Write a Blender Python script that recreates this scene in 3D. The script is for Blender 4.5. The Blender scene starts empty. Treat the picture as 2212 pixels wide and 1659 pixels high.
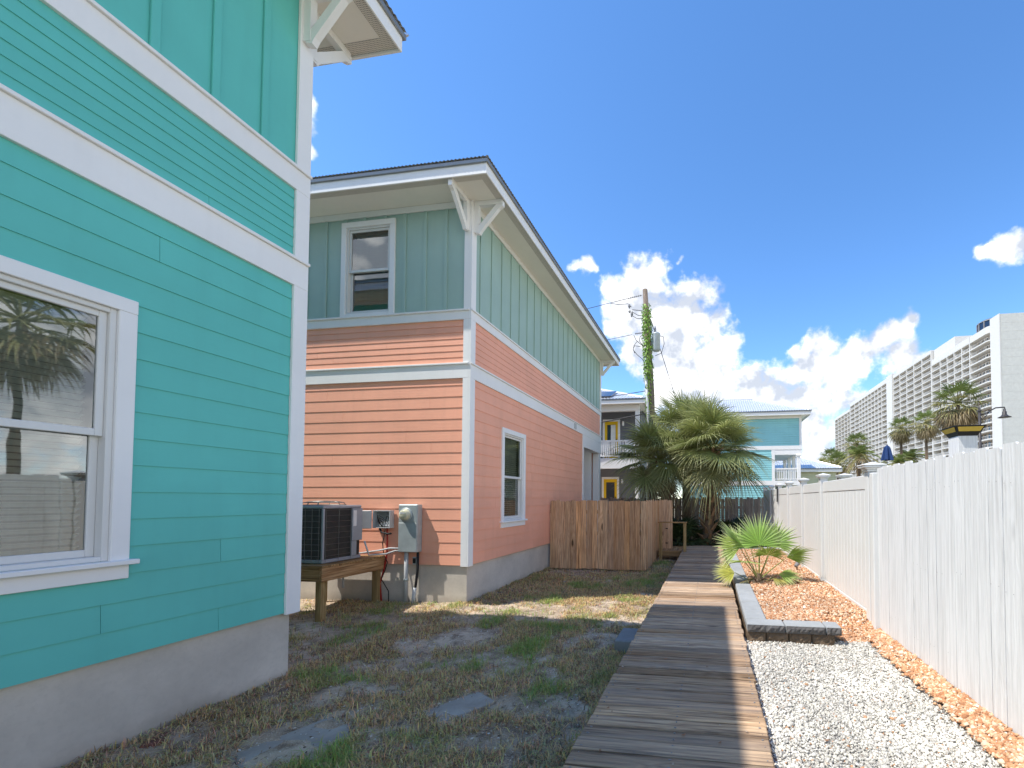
import bpy, math, random
import numpy as np
from mathutils import Vector, Matrix

random.seed(7); RNG = np.random.default_rng(7)
S = bpy.context.scene
COL = S.collection

# ------------------------------------------------------------------ camera
CF, CYAW, CP, CCY, CCX, CH = 926.25, .1461, .0304, 1049.85, 1399.3, 1.83   # in 2212-px-wide photo units
cam_d = bpy.data.cameras.new('camera'); cam = bpy.data.objects.new('camera', cam_d); COL.objects.link(cam)
cam.location = (0, 0, CH); cam.rotation_euler = (math.pi/2 + CP, 0, CYAW)
cam_d.sensor_width = 36; cam_d.lens = 36*CF/2212
cam_d.shift_x = -(CCX-1106)/2212; cam_d.shift_y = (CCY-829.5)/2212
cam_d.clip_start = .05; cam_d.clip_end = 5000
S.camera = cam
_F = np.array([-math.sin(CYAW)*math.cos(CP), math.cos(CYAW)*math.cos(CP), math.sin(CP)])
_R = np.array([math.cos(CYAW), math.sin(CYAW), 0]); _U = np.cross(_R, _F)
def ray(x, y): return _F + _R*(x-CCX)/CF + _U*(CCY-y)/CF
def at(x, y, Y): r = ray(x, y); return r*Y/r[1] + np.array([0, 0, CH])      # photo point -> the plane at depth Y

# ------------------------------------------------------------------ light, sky, exposure
SUN_DIR = Vector((.53, .25, -1)).normalized()
to_sun = -SUN_DIR
sun_d = bpy.data.lights.new('sun', 'SUN'); sun_d.energy = 2.0; sun_d.angle = math.radians(.53); sun_d.color = (1, .955, .88)
sun = bpy.data.objects.new('sun', sun_d); COL.objects.link(sun)
sun.rotation_euler = SUN_DIR.to_track_quat('-Z', 'Y').to_euler(); sun.location = (-20, -10, 40)
S.view_settings.view_transform = 'Standard'; S.view_settings.look = 'None'
S.view_settings.gamma = 1; S.view_settings.exposure = 1.60
S.view_settings.use_curve_mapping = False

W = bpy.data.worlds.new('World'); S.world = W; W.use_nodes = True
nt = W.node_tree; N = nt.nodes; L = nt.links; N.clear()
out = N.new('ShaderNodeOutputWorld'); bg = N.new('ShaderNodeBackground'); bg.inputs[1].default_value = .15
sky = N.new('ShaderNodeTexSky'); sky.sky_type = 'NISHITA'; sky.sun_disc = False
sky.sun_elevation = math.asin(to_sun.z); sky.sun_rotation = math.atan2(to_sun.x, to_sun.y)
sky.air_density = .72; sky.dust_density = .1; sky.ozone_density = 1.6
def wm(op, a, b=None, c=None):
    n = N.new('ShaderNodeMath'); n.operation = op
    for i, v in enumerate((a, b, c)):
        if v is None: continue
        if isinstance(v, (int, float)): n.inputs[i].default_value = v
        else: L.new(v, n.inputs[i])
    return n.outputs[0]
def wv(op, a, b=None, s=None):
    n = N.new('ShaderNodeVectorMath'); n.operation = op
    for i, v in enumerate((a, b)):
        if v is None: continue
        if isinstance(v, (tuple, list)): n.inputs[i].default_value = v
        else: L.new(v, n.inputs[i])
    if s is not None: n.inputs['Scale'].default_value = s
    return n.outputs[1] if op in ('DISTANCE', 'LENGTH') else n.outputs[0]
def wnoise(vec, scale, detail, rough=.55, col=False):
    n = N.new('ShaderNodeTexNoise'); n.inputs['Scale'].default_value = scale; n.inputs['Detail'].default_value = detail
    n.inputs['Roughness'].default_value = rough; L.new(vec, n.inputs['Vector'])
    return n.outputs[1] if col else n.outputs[0]
tc = N.new('ShaderNodeTexCoord'); D0 = wv('NORMALIZE', tc.outputs['Generated'])
warp = wv('SCALE', wv('SUBTRACT', wnoise(D0, 9, 3, .55, True), (.5, .5, .5)), None, .085)
D1 = wv('ADD', D0, warp)
# cumulus banks: (photo x, photo y, radius in photo px)
CL = [(1400, 600, 52), (1425, 572, 34), (1345, 640, 48), (1510, 632, 44), (1480, 690, 75), (1390, 690, 75), (1330, 690, 40), (1535, 690, 36),
      (1420, 780, 65), (1490, 780, 75), (1545, 810, 60), (1440, 840, 60), (1620, 835, 50), (1660, 850, 60), (1590, 870, 65),
      (1265, 585, 20), (1245, 598, 14), (1476, 557, 12), (1378, 745, 40), (1450, 730, 80), (1560, 760, 55), (1640, 890, 80), (1720, 890, 75), (1820, 850, 48), (1560, 900, 80), (1500, 860, 80),
      (1770, 762, 40), (1745, 800, 46), (1800, 810, 48), (1835, 795, 48), (1870, 770, 46), (1905, 735, 40), (1940, 705, 32), (1968, 680, 24),
      (1935, 770, 42), (1960, 800, 40), (1715, 860, 62), (1780, 870, 55), (1690, 930, 70), (1755, 940, 60), (1780, 990, 50), (1700, 1010, 70), (1640, 960, 70),
      (670, 232, 26), (668, 272, 22), (662, 312, 18), (2190, 532, 42), (2150, 545, 26), (2225, 525, 40), (1310, 765, 22), (1860, 850, 30)]
dens = None
for (x, y, r) in CL:
    d = ray(x, y); ln = np.linalg.norm(d); d = d/ln
    rr = r/CF/ln*1.12
    v = wm('MULTIPLY_ADD', wv('DISTANCE', D1, tuple(d)), -1/rr, 1.0)
    dens = v if dens is None else wm('SMOOTH_MAX', dens, v, .25)
# unseen clouds added outside the view to brighten and whiten the fill light
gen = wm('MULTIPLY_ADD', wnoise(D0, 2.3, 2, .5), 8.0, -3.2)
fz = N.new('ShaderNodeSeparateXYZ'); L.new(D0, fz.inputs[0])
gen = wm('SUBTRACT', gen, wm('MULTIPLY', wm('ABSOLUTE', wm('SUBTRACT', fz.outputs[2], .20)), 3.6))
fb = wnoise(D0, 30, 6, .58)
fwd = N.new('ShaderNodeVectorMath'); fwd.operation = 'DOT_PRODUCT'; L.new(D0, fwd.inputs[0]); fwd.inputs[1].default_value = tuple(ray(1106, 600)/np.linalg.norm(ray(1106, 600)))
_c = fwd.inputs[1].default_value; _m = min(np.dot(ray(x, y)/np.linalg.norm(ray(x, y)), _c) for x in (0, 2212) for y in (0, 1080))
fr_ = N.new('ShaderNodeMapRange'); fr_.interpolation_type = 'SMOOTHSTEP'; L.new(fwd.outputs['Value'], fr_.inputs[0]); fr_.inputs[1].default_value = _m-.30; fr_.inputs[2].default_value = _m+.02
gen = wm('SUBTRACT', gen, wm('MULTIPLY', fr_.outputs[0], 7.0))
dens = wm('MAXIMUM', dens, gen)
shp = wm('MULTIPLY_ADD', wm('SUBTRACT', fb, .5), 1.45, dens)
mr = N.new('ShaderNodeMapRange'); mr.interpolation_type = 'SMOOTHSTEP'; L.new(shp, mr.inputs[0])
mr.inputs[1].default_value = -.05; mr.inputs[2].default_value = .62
# light and shade painted into the puffs: noise compared with the noise a little nearer the sun
sh = tuple(np.array(to_sun)*.03)
fb2 = wnoise(wv('ADD', D0, sh), 30, 3, .5); fb1 = fb
big2 = wnoise(wv('ADD', D0, tuple(np.array(to_sun)*.05)), 9, 2, .5); big1 = wnoise(D0, 9, 2, .5)
rel = wm('ADD', wm('MULTIPLY', wm('SUBTRACT', fb1, fb2), 1.3), wm('MULTIPLY', wm('SUBTRACT', big1, big2), 2.2))
lit = N.new('ShaderNodeMapRange'); L.new(wm('SUBTRACT', rel, wm('MULTIPLY', dens, .16)), lit.inputs[0])
lit.inputs[1].default_value = -.44; lit.inputs[2].default_value = 1.25
cc = N.new('ShaderNodeMix'); cc.data_type = 'RGBA'; L.new(lit.outputs[0], cc.inputs[0])
cc.inputs['A'].default_value = (1.6, 1.72, 1.95, 1); cc.inputs['B'].default_value = (7.0, 6.7, 6.3, 1)
sat = N.new('ShaderNodeHueSaturation'); sat.inputs['Saturation'].default_value = 1.2; sat.inputs['Value'].default_value = .78; L.new(sky.outputs[0], sat.inputs['Color'])
mx = N.new('ShaderNodeMix'); mx.data_type = 'RGBA'
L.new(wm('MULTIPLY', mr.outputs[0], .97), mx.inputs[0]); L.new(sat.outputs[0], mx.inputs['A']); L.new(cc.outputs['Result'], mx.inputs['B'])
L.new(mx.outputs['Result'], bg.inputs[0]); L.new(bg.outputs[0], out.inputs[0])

# ------------------------------------------------------------------ materials
def new_mat(name):
    m = bpy.data.materials.new(name); m.use_nodes = True; t = m.node_tree
    b = t.nodes['Principled BSDF']; return m, t, b
def nn(t, kind, **kw):
    n = t.nodes.new(kind)
    for k, v in kw.items():
        if k in n.inputs: n.inputs[k].default_value = v
        else: setattr(n, k, v)
    return n
def mixc(t, fac, a, b, blend='MIX'):
    n = t.nodes.new('ShaderNodeMix'); n.data_type = 'RGBA'; n.blend_type = blend
    for s, v in ((n.inputs[0], fac), (n.inputs['A'], a), (n.inputs['B'], b)):
        if isinstance(v, (int, float)): s.default_value = v
        elif isinstance(v, (tuple, list)): s.default_value = (*v[:3], 1)
        else: t.links.new(v, s)
    return n.outputs['Result']
def ramp(t, fac, lo, hi):
    n = t.nodes.new('ShaderNodeMapRange'); n.inputs[1].default_value = lo; n.inputs[2].default_value = hi
    t.links.new(fac, n.inputs[0]); return n.outputs[0]
def tmath(t, op, a, b=None):
    n = t.nodes.new('ShaderNodeMath'); n.operation = op
    for i, v in enumerate((a, b)):
        if v is None: continue
        if isinstance(v, (int, float)): n.inputs[i].default_value = v
        else: t.links.new(v, n.inputs[i])
    return n.outputs[0]
def coords(t, scale=(1, 1, 1), rnd=0, kind='Object'):
    c = t.nodes.new('ShaderNodeTexCoord'); mp = t.nodes.new('ShaderNodeMapping'); mp.inputs['Scale'].default_value = scale
    if rnd:
        oi = t.nodes.new('ShaderNodeObjectInfo'); a = t.nodes.new('ShaderNodeVectorMath'); a.operation = 'MULTIPLY_ADD'
        cb = t.nodes.new('ShaderNodeCombineXYZ')
        for i in range(3): t.links.new(oi.outputs['Random'], cb.inputs[i])
        t.links.new(cb.outputs[0], a.inputs[0]); a.inputs[1].default_value = (rnd, rnd*.7, rnd*1.3); t.links.new(c.outputs[kind], a.inputs[2])
        t.links.new(a.outputs[0], mp.inputs[0]); return mp.outputs[0]
    t.links.new(c.outputs[kind], mp.inputs[0]); return mp.outputs[0]
def noise(t, vec, scale, detail=4, rough=.55, dist=0):
    n = nn(t, 'ShaderNodeTexNoise', Scale=scale, Detail=detail, Roughness=rough, Distortion=dist); t.links.new(vec, n.inputs['Vector']); return n.outputs[0]
def bump(t, b, h, strength, dist=.01):
    n = nn(t, 'ShaderNodeBump', Strength=strength, Distance=dist); t.links.new(h, n.inputs['Height']); t.links.new(n.outputs[0], b.inputs['Normal'])
def rand(t):
    return t.nodes.new('ShaderNodeObjectInfo').outputs['Random']
def paint(name, col, rough=.55, var=.06, grain=None, dirt=.12, gs=.25):
    """painted cladding: faint tone drift between boards, light dirt, fine grain relief"""
    m, t, b = new_mat(name); b.inputs['Roughness'].default_value = rough
    b.inputs['Specular IOR Level'].default_value = .35
    v = coords(t)
    n1 = noise(t, v, 1.3, 5, .6); n2 = noise(t, v, 14, 4, .65)
    c = mixc(t, ramp(t, n1, .35, .7), tuple(x*(1-dirt*.5) for x in col), tuple(min(1, x*(1+dirt*.35)) for x in col))
    c = mixc(t, tmath(t, 'MULTIPLY', ramp(t, n2, .55, .8), dirt), c, tuple(x*.72 for x in col))
    stv = noise(t, coords(t, (7, 7, .55)), 1, 4, .6)
    c = mixc(t, tmath(t, 'MULTIPLY', ramp(t, stv, .5, .78), dirt*1.3), c, tuple(x*.6+.02 for x in col))
    c = mixc(t, tmath(t, 'MULTIPLY', rand(t), var), c, tuple(x*.55 for x in col))
    t.links.new(c, b.inputs['Base Color'])
    if grain:
        g = noise(t, coords(t, grain, 17), 1, 5, .6); bump(t, b, g, gs, .004)
    else:
        bump(t, b, noise(t, v, 60, 3, .6), .08, .003)
    return m
def wood(name, c_dark, c_mid, c_light, axis, knots=.75, grey=None, greyamt=.5, rough=.8, bstr=.55, tones=None, dk=.55):
    """boards: growth-ring bands along the grain, dark knots, tone of its own for every board"""
    m, t, b = new_mat(name); b.inputs['Roughness'].default_value = rough; b.inputs['Specular IOR Level'].default_value = .2
    sc = {'X': (.9, 9, 9), 'Y': (9, .9, 9), 'Z': (9, 9, .9)}[axis]
    v = coords(t, sc, 41)
    v2 = coords(t, tuple(5.2 if x > 5 else 1.7 for x in sc), 23)
    kn = nn(t, 'ShaderNodeTexVoronoi', Scale=.5, Randomness=1.0); t.links.new(v2, kn.inputs['Vector'])
    kd = kn.outputs['Distance']
    near = ramp(t, kd, .34, .04)                            # 1 at a knot
    dist = noise(t, v, .9, 3, .5)
    ringv = tmath(t, 'ADD', tmath(t, 'MULTIPLY', dist, 7.5), tmath(t, 'MULTIPLY', near, 2.2))
    ring = tmath(t, 'FRACT', ringv)
    tri = tmath(t, 'ABSOLUTE', tmath(t, 'SUBTRACT', tmath(t, 'MULTIPLY', ring, 2), 1))
    fine = noise(t, coords(t, tuple(x*5 if x > 5 else x*1.6 for x in sc), 31), 1, 5, .65)
    c = mixc(t, ramp(t, tri, .05, .95), c_mid, c_light)
    c = mixc(t, ramp(t, fine, .44, .66), c, c_dark)
    if tones:                                                # a tone of its own for every board
        rp_ = t.nodes.new('ShaderNodeValToRGB'); rp_.color_ramp.interpolation = 'CONSTANT'; el = rp_.color_ramp.elements
        while len(el) < len(tones): el.new(.5)
        for i_, tn in enumerate(tones): el[i_].position = i_/len(tones); el[i_].color = (*tn, 1)
        t.links.new(tmath(t, 'FRACT', tmath(t, 'MULTIPLY', rand(t), 7.31)), rp_.inputs[0]); c = mixc(t, 1.0, c, rp_.outputs[0], 'MULTIPLY')
    c = mixc(t, tmath(t, 'MULTIPLY', ramp(t, rand(t), .1, 1), dk), c, tuple(x*.55 for x in c_mid))
    if grey:
        gn = noise(t, coords(t, tuple(x*.35 for x in sc), 57), 1, 3, .5)
        c = mixc(t, tmath(t, 'MULTIPLY', ramp(t, gn, .35, .65), greyamt), c, grey)
    kmask = tmath(t, 'MULTIPLY', ramp(t, kd, .105, .05), knots)
    c = mixc(t, kmask, c, tuple(x*.28 for x in c_dark))
    t.links.new(c, b.inputs['Base Color'])
    h = tmath(t, 'ADD', tmath(t, 'MULTIPLY', fine, .7), tmath(t, 'MULTIPLY', tri, .5))
    bump(t, b, h, bstr, .006)
    return m
def metal(name, col, rough=.4, metallic=.9, var=.1):
    m, t, b = new_mat(name); b.inputs['Roughness'].default_value = rough; b.inputs['Metallic'].default_value = metallic
    n1 = noise(t, coords(t), 6, 5, .6)
    t.links.new(mixc(t, ramp(t, n1, .35, .7), tuple(x*(1-var) for x in col), col), b.inputs['Base Color'])
    return m
def plain(name, col, rough=.6, spec=.3):
    m, t, b = new_mat(name); b.inputs['Roughness'].default_value = rough; b.inputs['Specular IOR Level'].default_value = spec
    n1 = noise(t, coords(t), 9, 4, .6)
    t.links.new(mixc(t, ramp(t, n1, .3, .75), tuple(x*.86 for x in col), col), b.inputs['Base Color'])
    return m
def glass(name, tint=(.86, .94, .91), ior=2.7):
    m = bpy.data.materials.new(name); m.use_nodes = True; t = m.node_tree; t.nodes.clear()
    o = t.nodes.new('ShaderNodeOutputMaterial'); tr = t.nodes.new('ShaderNodeBsdfTransparent'); tr.inputs[0].default_value = (*tint, 1)
    g = t.nodes.new('ShaderNodeBsdfGlossy'); g.inputs['Roughness'].default_value = .015; g.inputs['Color'].default_value = (.93, .97, .98, 1)
    f = t.nodes.new('ShaderNodeFresnel'); f.inputs[0].default_value = ior
    mxs = t.nodes.new('ShaderNodeMixShader'); t.links.new(f.outputs[0], mxs.inputs[0]); t.links.new(tr.outputs[0], mxs.inputs[1]); t.links.new(g.outputs[0], mxs.inputs[2])
    wv_ = noise(t, coords(t), 2.2, 2, .4); bn = nn(t, 'ShaderNodeBump', Strength=.06, Distance=.02); t.links.new(wv_, bn.inputs['Height']); t.links.new(bn.outputs[0], g.inputs['Normal'])
    t.links.new(mxs.outputs[0], o.inputs[0]); return m
def leafy(name, attr='col', rough=.5, trans=.35, tint=(1, 1, 1), var=.45):
    """foliage: colour stored per leaf, some light passing through the blades"""
    m = bpy.data.materials.new(name); m.use_nodes = True; t = m.node_tree; b = t.nodes['Principled BSDF']
    a = t.nodes.new('ShaderNodeAttribute'); a.attribute_name = attr
    c = mixc(t, tmath(t, 'MULTIPLY', rand(t), var), a.outputs['Color'], (.10, .12, .03))
    c = mixc(t, 1.0, c, tint, 'MULTIPLY')
    t.links.new(c, b.inputs['Base Color']); b.inputs['Roughness'].default_value = rough; b.inputs['Specular IOR Level'].default_value = .4
    tr = t.nodes.new('ShaderNodeBsdfTranslucent'); t.links.new(c, tr.inputs[0])
    ms = t.nodes.new('ShaderNodeMixShader'); ms.inputs[0].default_value = trans
    o = t.nodes['Material Output']; t.links.new(b.outputs[0], ms.inputs[1]); t.links.new(tr.outputs[0], ms.inputs[2]); t.links.new(ms.outputs[0], o.inputs[0])
    return m

M = {}
M['teal'] = paint('teal_paint', (.125, .53, .465), var=.10, grain=(22, 1.2, 40), dirt=.10, gs=.12)
M['peach'] = paint('peach_paint', (.91, .428, .283), var=.10, grain=(1.5, 1.5, 38), dirt=.12, gs=.5)
M['sage'] = paint('sage_paint', (.36, .50, .435), var=.05, dirt=.10)
M['white'] = paint('white_trim_paint', (.84, .83, .81), var=.05, dirt=.07)
M['soffit'] = paint('soffit_paint', (.86, .83, .75), var=.0, dirt=.06)
M['aqua'] = paint('aqua_paint', (.30, .62, .64), var=.10)
M['grey_wall'] = paint('grey_wall_paint', (.16, .165, .18), var=.1)
M['cream'] = paint('cream_paint', (.62, .62, .42), var=.1)
M['vinyl'] = paint('white_vinyl', (.71, .70, .67), rough=.4, var=.04, dirt=.07)
M['yellow'] = paint('yellow_door_paint', (.80, .50, .01), var=0)
M['condo'] = paint('condo_render', (.60, .58, .545), var=.03, dirt=.06)
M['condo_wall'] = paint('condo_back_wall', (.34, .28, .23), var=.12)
M['condo_slab'] = paint('condo_end_wall', (.54, .54, .51), var=.0, dirt=.14)
M['dark_glass'] = plain('dark_window_glass', (.03, .04, .05), .1, .7)
M['room'] = plain('dim_room', (.35, .35, .33), .9)
M['blind'] = plain('blind_slat', (.84, .84, .79), .5)
M['glass'] = glass('window_glass')
M['glass_far'] = plain('far_window_glass', (.03, .05, .06), .06, .8)
M['metal_roof'] = metal('galvanised_roof', (.74, .75, .76), .38, .55)
M['roof_edge'] = metal('roof_edge_metal', (.30, .31, .31), .5, .6)
M['black'] = plain('black_metal', (.012, .012, .014), .45)
M['bronze'] = plain('bronze_lamp', (.05, .045, .045), .45)
M['rubber'] = plain('black_cable', (.015, .015, .016), .6)
M['red'] = plain('red_conduit', (.42, .03, .02), .5)
M['pvc'] = plain('grey_pvc', (.52, .53, .53), .45)
M['wire'] = plain('utility_wire', (.05, .05, .055), .6)
M['meter_grey'] = metal('meter_box_grey', (.45, .50, .50), .45, .25, .2)
M['ac_grey'] = metal('ac_grey_panel', (.34, .36, .40), .5, .2, .12)
M['meter_glass'] = plain('meter_cover', (.62, .60, .42), .15, .7)
M['badge'] = plain('blue_badge', (.02, .06, .32), .3, .5)
M['sticker'] = plain('white_sticker', (.75, .75, .75), .5)
M['navy'] = plain('navy_canvas', (.015, .045, .14), .8)
M['gold'] = plain('gold_cap', (.55, .38, .06), .5)
M['solar'] = plain('solar_glass', (.01, .02, .05), .12, .7)
M['insul'] = plain('grey_insulator', (.24, .23, .23), .4)
M['deckwood'] = wood('weathered_deck_wood', (.085, .048, .028), (.43, .29, .18), (.60, .44, .29), 'X', .9, (.54, .47, .40), .25, .78, 1.0, tones=[(1, .92, .82), (1.15, 1.12, 1.12), (.62, .56, .50), (.95, .80, .64), (.80, .76, .74), (1.3, 1.22, 1.12), (.72, .60, .48)], dk=.3)
M['fencewood'] = wood('brown_fence_wood', (.24, .12, .058), (.62, .37, .20), (.78, .52, .31), 'Z', .9, (.52, .40, .30), .3, .8, .5, tones=[(1, 1, 1), (.78, .70, .64), (1.15, 1.05, .92), (.9, .92, .92), (1.0, .85, .66)], dk=.3)
M['oldwood'] = wood('old_fence_wood', (.15, .11, .085), (.34, .26, .205), (.48, .38, .31), 'Z', .7, (.36, .33, .30), .45, .85, .6)
M['paintwood'] = wood('white_painted_wood', (.57, .565, .55), (.70, .695, .68), (.72, .715, .70), 'Z', .5, None, 0, .65, .45, dk=.10)
M['plat'] = wood('treated_timber', (.14, .075, .03), (.34, .20, .085), (.46, .29, .14), 'X', .8, None, 0, .75, .4)
M['platY'] = wood('treated_timber_long', (.17, .085, .035), (.40, .22, .10), (.52, .33, .17), 'Y', .8, None, 0, .75, .4)
M['platZ'] = wood('treated_timber_post', (.16, .10, .04), (.36, .24, .10), (.46, .32, .15), 'Z', .6, None, 0, .75, .4)
M['pole'] = wood('pole_wood', (.09, .07, .055), (.20, .155, .12), (.28, .23, .18), 'Z', .2, None, 0, .9, .6)
M['palm'] = leafy('palm_leaf', trans=.28)
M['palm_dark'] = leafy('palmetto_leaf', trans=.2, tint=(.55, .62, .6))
M['vine'] = leafy('vine_leaf', trans=.3, var=0)
M['grass'] = leafy('grass_blade', trans=.25, rough=.8, var=0)
def ground_mat(name, cols, s1, s2, b1=.6, rough=.95):
    m, t, b = new_mat(name); b.inputs['Roughness'].default_value = rough; b.inputs['Specular IOR Level'].default_value = .1
    v = coords(t); n1 = noise(t, v, s1, 6, .62); n2 = noise(t, v, s2, 6, .7); n3 = noise(t, v, 95, 3, .7)
    c = mixc(t, ramp(t, n1, .38, .62), cols[0], cols[1]); c = mixc(t, ramp(t, n2, .46, .66), c, cols[2])
    c = mixc(t, ramp(t, n3, .52, .75), c, cols[3]); t.links.new(c, b.inputs['Base Color'])
    bump(t, b, tmath(t, 'ADD', n2, tmath(t, 'MULTIPLY', n3, .6)), b1, .03); return m
M['yard'] = ground_mat('sandy_yard', [(.62, .50, .37), (.39, .285, .195), (.18, .125, .085), (.74, .65, .52)], 1.1, 5.0, .8)
M['earth'] = ground_mat('earth', [(.46, .41, .32), (.36, .32, .22), (.22, .22, .11), (.5, .46, .36)], .3, 2.0)
M['bedsoil'] = ground_mat('white_gravel_bed', [(.66, .63, .57), (.55, .52, .47), (.40, .37, .33), (.74, .71, .66)], 9, 30, 1)
M['tansoil'] = ground_mat('tan_gravel_bed', [(.50, .28, .15), (.38, .20, .10), (.22, .11, .05), (.62, .40, .25)], 9, 30, 1)
def concrete(name, col, s=3.0, stain=.3, b1=.25):
    m, t, b = new_mat(name); b.inputs['Roughness'].default_value = .9; b.inputs['Specular IOR Level'].default_value = .15
    v = coords(t); n1 = noise(t, v, s*.4, 6, .65); n2 = noise(t, v, s*8, 5, .7)
    c = mixc(t, ramp(t, n1, .3, .7), tuple(x*(1-stain) for x in col), col); c = mixc(t, tmath(t, 'MULTIPLY', ramp(t, n2, .5, .8), .4), c, tuple(x*.6 for x in col))
    z = t.nodes.new('ShaderNodeSeparateXYZ'); t.links.new(coords(t), z.inputs[0])
    low = tmath(t, 'MULTIPLY', ramp(t, tmath(t, 'ADD', z.outputs[2], tmath(t, 'MULTIPLY', n1, .25)), .30, .12), .45)
    c = mixc(t, low, c, (.17, .135, .09))                       # splash dirt along the bottom of the wall
    t.links.new(c, b.inputs['Base Color']); bump(t, b, tmath(t, 'ADD', n1, n2), b1, .01); return m
M['concrete'] = concrete('stucco_foundation', (.66, .60, .52))
M['block'] = concrete('grey_block_cap', (.36, .37, .37), 6, .25, .35)
M['blockrough'] = concrete('split_face_block', (.16, .15, .145), 16, .4, 1.0)
M['blockbase'] = concrete('brown_base_block', (.22, .15, .10), 16, .4, 1.0)
M['paver'] = concrete('grey_paver', (.27, .28, .28), 5, .25)
M['slab'] = concrete('sandy_slab', (.50, .46, .41), 6, .3)
M['brick'] = concrete('red_brick', (.24, .085, .06), 10, .3)
def vent_mat():
    m, t, b = new_mat('perforated_soffit'); b.inputs['Roughness'].default_value = .6
    v = coords(t, (55, 55, 1)); fr = t.nodes.new('ShaderNodeVectorMath'); fr.operation = 'FRACTION'; t.links.new(v, fr.inputs[0])
    ds = t.nodes.new('ShaderNodeVectorMath'); ds.operation = 'MULTIPLY'; t.links.new(fr.outputs[0], ds.inputs[0]); ds.inputs[1].default_value = (1, 1, 0)
    d2 = t.nodes.new('ShaderNodeVectorMath'); d2.operation = 'DISTANCE'; t.links.new(ds.outputs[0], d2.inputs[0]); d2.inputs[1].default_value = (.5, .5, 0)
    hole = tmath(t, 'LESS_THAN', d2.outputs['Value'], .27)
    t.links.new(mixc(t, hole, (.70, .67, .60), (.10, .09, .075)), b.inputs['Base Color']); return m
M['vent'] = vent_mat()
def coil_mat(name, rib):
    m, t, b = new_mat(name); b.inputs['Roughness'].default_value = .55; b.inputs['Metallic'].default_value = .3
    v = coords(t, (1, 1, 1)); sp = t.nodes.new('ShaderNodeSeparateXYZ'); t.links.new(v, sp.inputs[0])
    f = tmath(t, 'FRACT', tmath(t, 'MULTIPLY', tmath(t, 'ADD', sp.outputs[0], sp.outputs[1]), rib))
    k = ramp(t, tmath(t, 'ABSOLUTE', tmath(t, 'SUBTRACT', f, .5)), .1, .4)
    n1 = noise(t, v, 5, 4, .6)
    c = mixc(t, k, (.035, .035, .036), (.015, .015, .016)); c = mixc(t, tmath(t, 'MULTIPLY', ramp(t, n1, .45, .7), .5), c, (.085, .075, .058))
    t.links.new(c, b.inputs['Base Color']); bump(t, b, k, .6, .004); return m
M['coil'] = coil_mat('ac_coil_fins', 75)
M['ac_wire'] = metal('ac_guard_wire', (.16, .155, .14), .5, .4)
M['trunk'] = plain('palm_trunk_fibre', (.16, .115, .075), .95, .1)
M['boot'] = plain('palm_leaf_base', (.30, .20, .12), .9, .1)
M['pebble_w'] = leafy('white_pebble', trans=0.0, rough=.9, var=0)
M['pebble_t'] = leafy('tan_pebble', trans=0.0, rough=.9, var=0)

# ------------------------------------------------------------------ object helpers
BASE = {}
def tag(o, label, cat, group=None):
    o['label'] = label; o['category'] = cat
    if group: o['group'] = group
    return o
def thing(name, label, cat, loc, group=None):
    o = bpy.data.objects.new(name, None); o.empty_display_size = .2; COL.objects.link(o); o.location = loc
    BASE[o.name] = np.array(loc, float); return tag(o, label, cat, group)
def raw_mesh(name, V, F, mat, smooth=False):
    me = bpy.data.meshes.new(name); me.from_pydata([tuple(map(float, v)) for v in V], [], F)
    if smooth: me.polygons.foreach_set('use_smooth', [True]*len(me.polygons))
    me.materials.append(mat); me.update(); return me
def obj(name, V, F, mat, parent=None, smooth=False, loc=None):
    """vertices in world space; the object hangs under its parent without offset"""
    V = np.asarray(V, float)
    if parent is None:
        o_ = np.array(loc if loc is not None else (V[:, 0].mean(), V[:, 1].mean(), V[:, 2].min()), float)
    else: o_ = BASE[parent.name]
    me = raw_mesh(name, V-o_, F, mat, smooth)
    o = bpy.data.objects.new(name, me); COL.objects.link(o)
    if parent is None: o.location = o_
    else: o.parent = parent
    BASE[o.name] = o_; return o
def struct(o): o['kind'] = 'structure'; return o
def place(name, me, loc, parent=None, rotz=0, scale=None, rot=None):
    o = bpy.data.objects.new(name, me); COL.objects.link(o); b = np.zeros(3)
    if parent is not None: o.parent = parent; b = BASE[parent.name]
    o.location = np.array(loc, float)-b; o.rotation_euler = rot if rot else (0, 0, rotz)
    if scale is not None: o.scale = scale
    BASE[o.name] = np.array(loc, float); return o
def outward(V, F):
    V = np.asarray(V, float); c = V.mean(0); R = []
    for f in F:
        p = V[list(f)]; n = np.cross(p[1]-p[0], p[2]-p[0])
        R.append(tuple(f) if n@(p.mean(0)-c) >= 0 else tuple(reversed(f)))
    return R
class MB:
    """collects shapes into one mesh"""
    def __init__(s): s.V = []; s.F = []
    def add(s, V, F):
        k = len(s.V); s.V += [tuple(v) for v in V]; s.F += [tuple(i+k for i in f) for f in F]; return s
    def box(s, x0, x1, y0, y1, z0, z1):
        V, F = box_vf(x0, x1, y0, y1, z0, z1); return s.add(V, F)
    def tube(s, pts, r, n=8, cap=True):
        V, F = tube_vf(pts, r, n, cap); return s.add(V, F)
    def prism(s, poly, d):
        V, F = prism_vf(poly, d); return s.add(V, F)
    def build(s, name, mat, parent=None, smooth=False, loc=None): return obj(name, s.V, s.F, mat, parent, smooth, loc)
def box_vf(x0, x1, y0, y1, z0, z1):
    x0, x1 = min(x0, x1), max(x0, x1); y0, y1 = min(y0, y1), max(y0, y1); z0, z1 = min(z0, z1), max(z0, z1)
    V = [(x, y, z) for z in (z0, z1) for y in (y0, y1) for x in (x0, x1)]
    return V, [(0, 2, 3, 1), (4, 5, 7, 6), (0, 1, 5, 4), (2, 6, 7, 3), (0, 4, 6, 2), (1, 3, 7, 5)]
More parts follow.
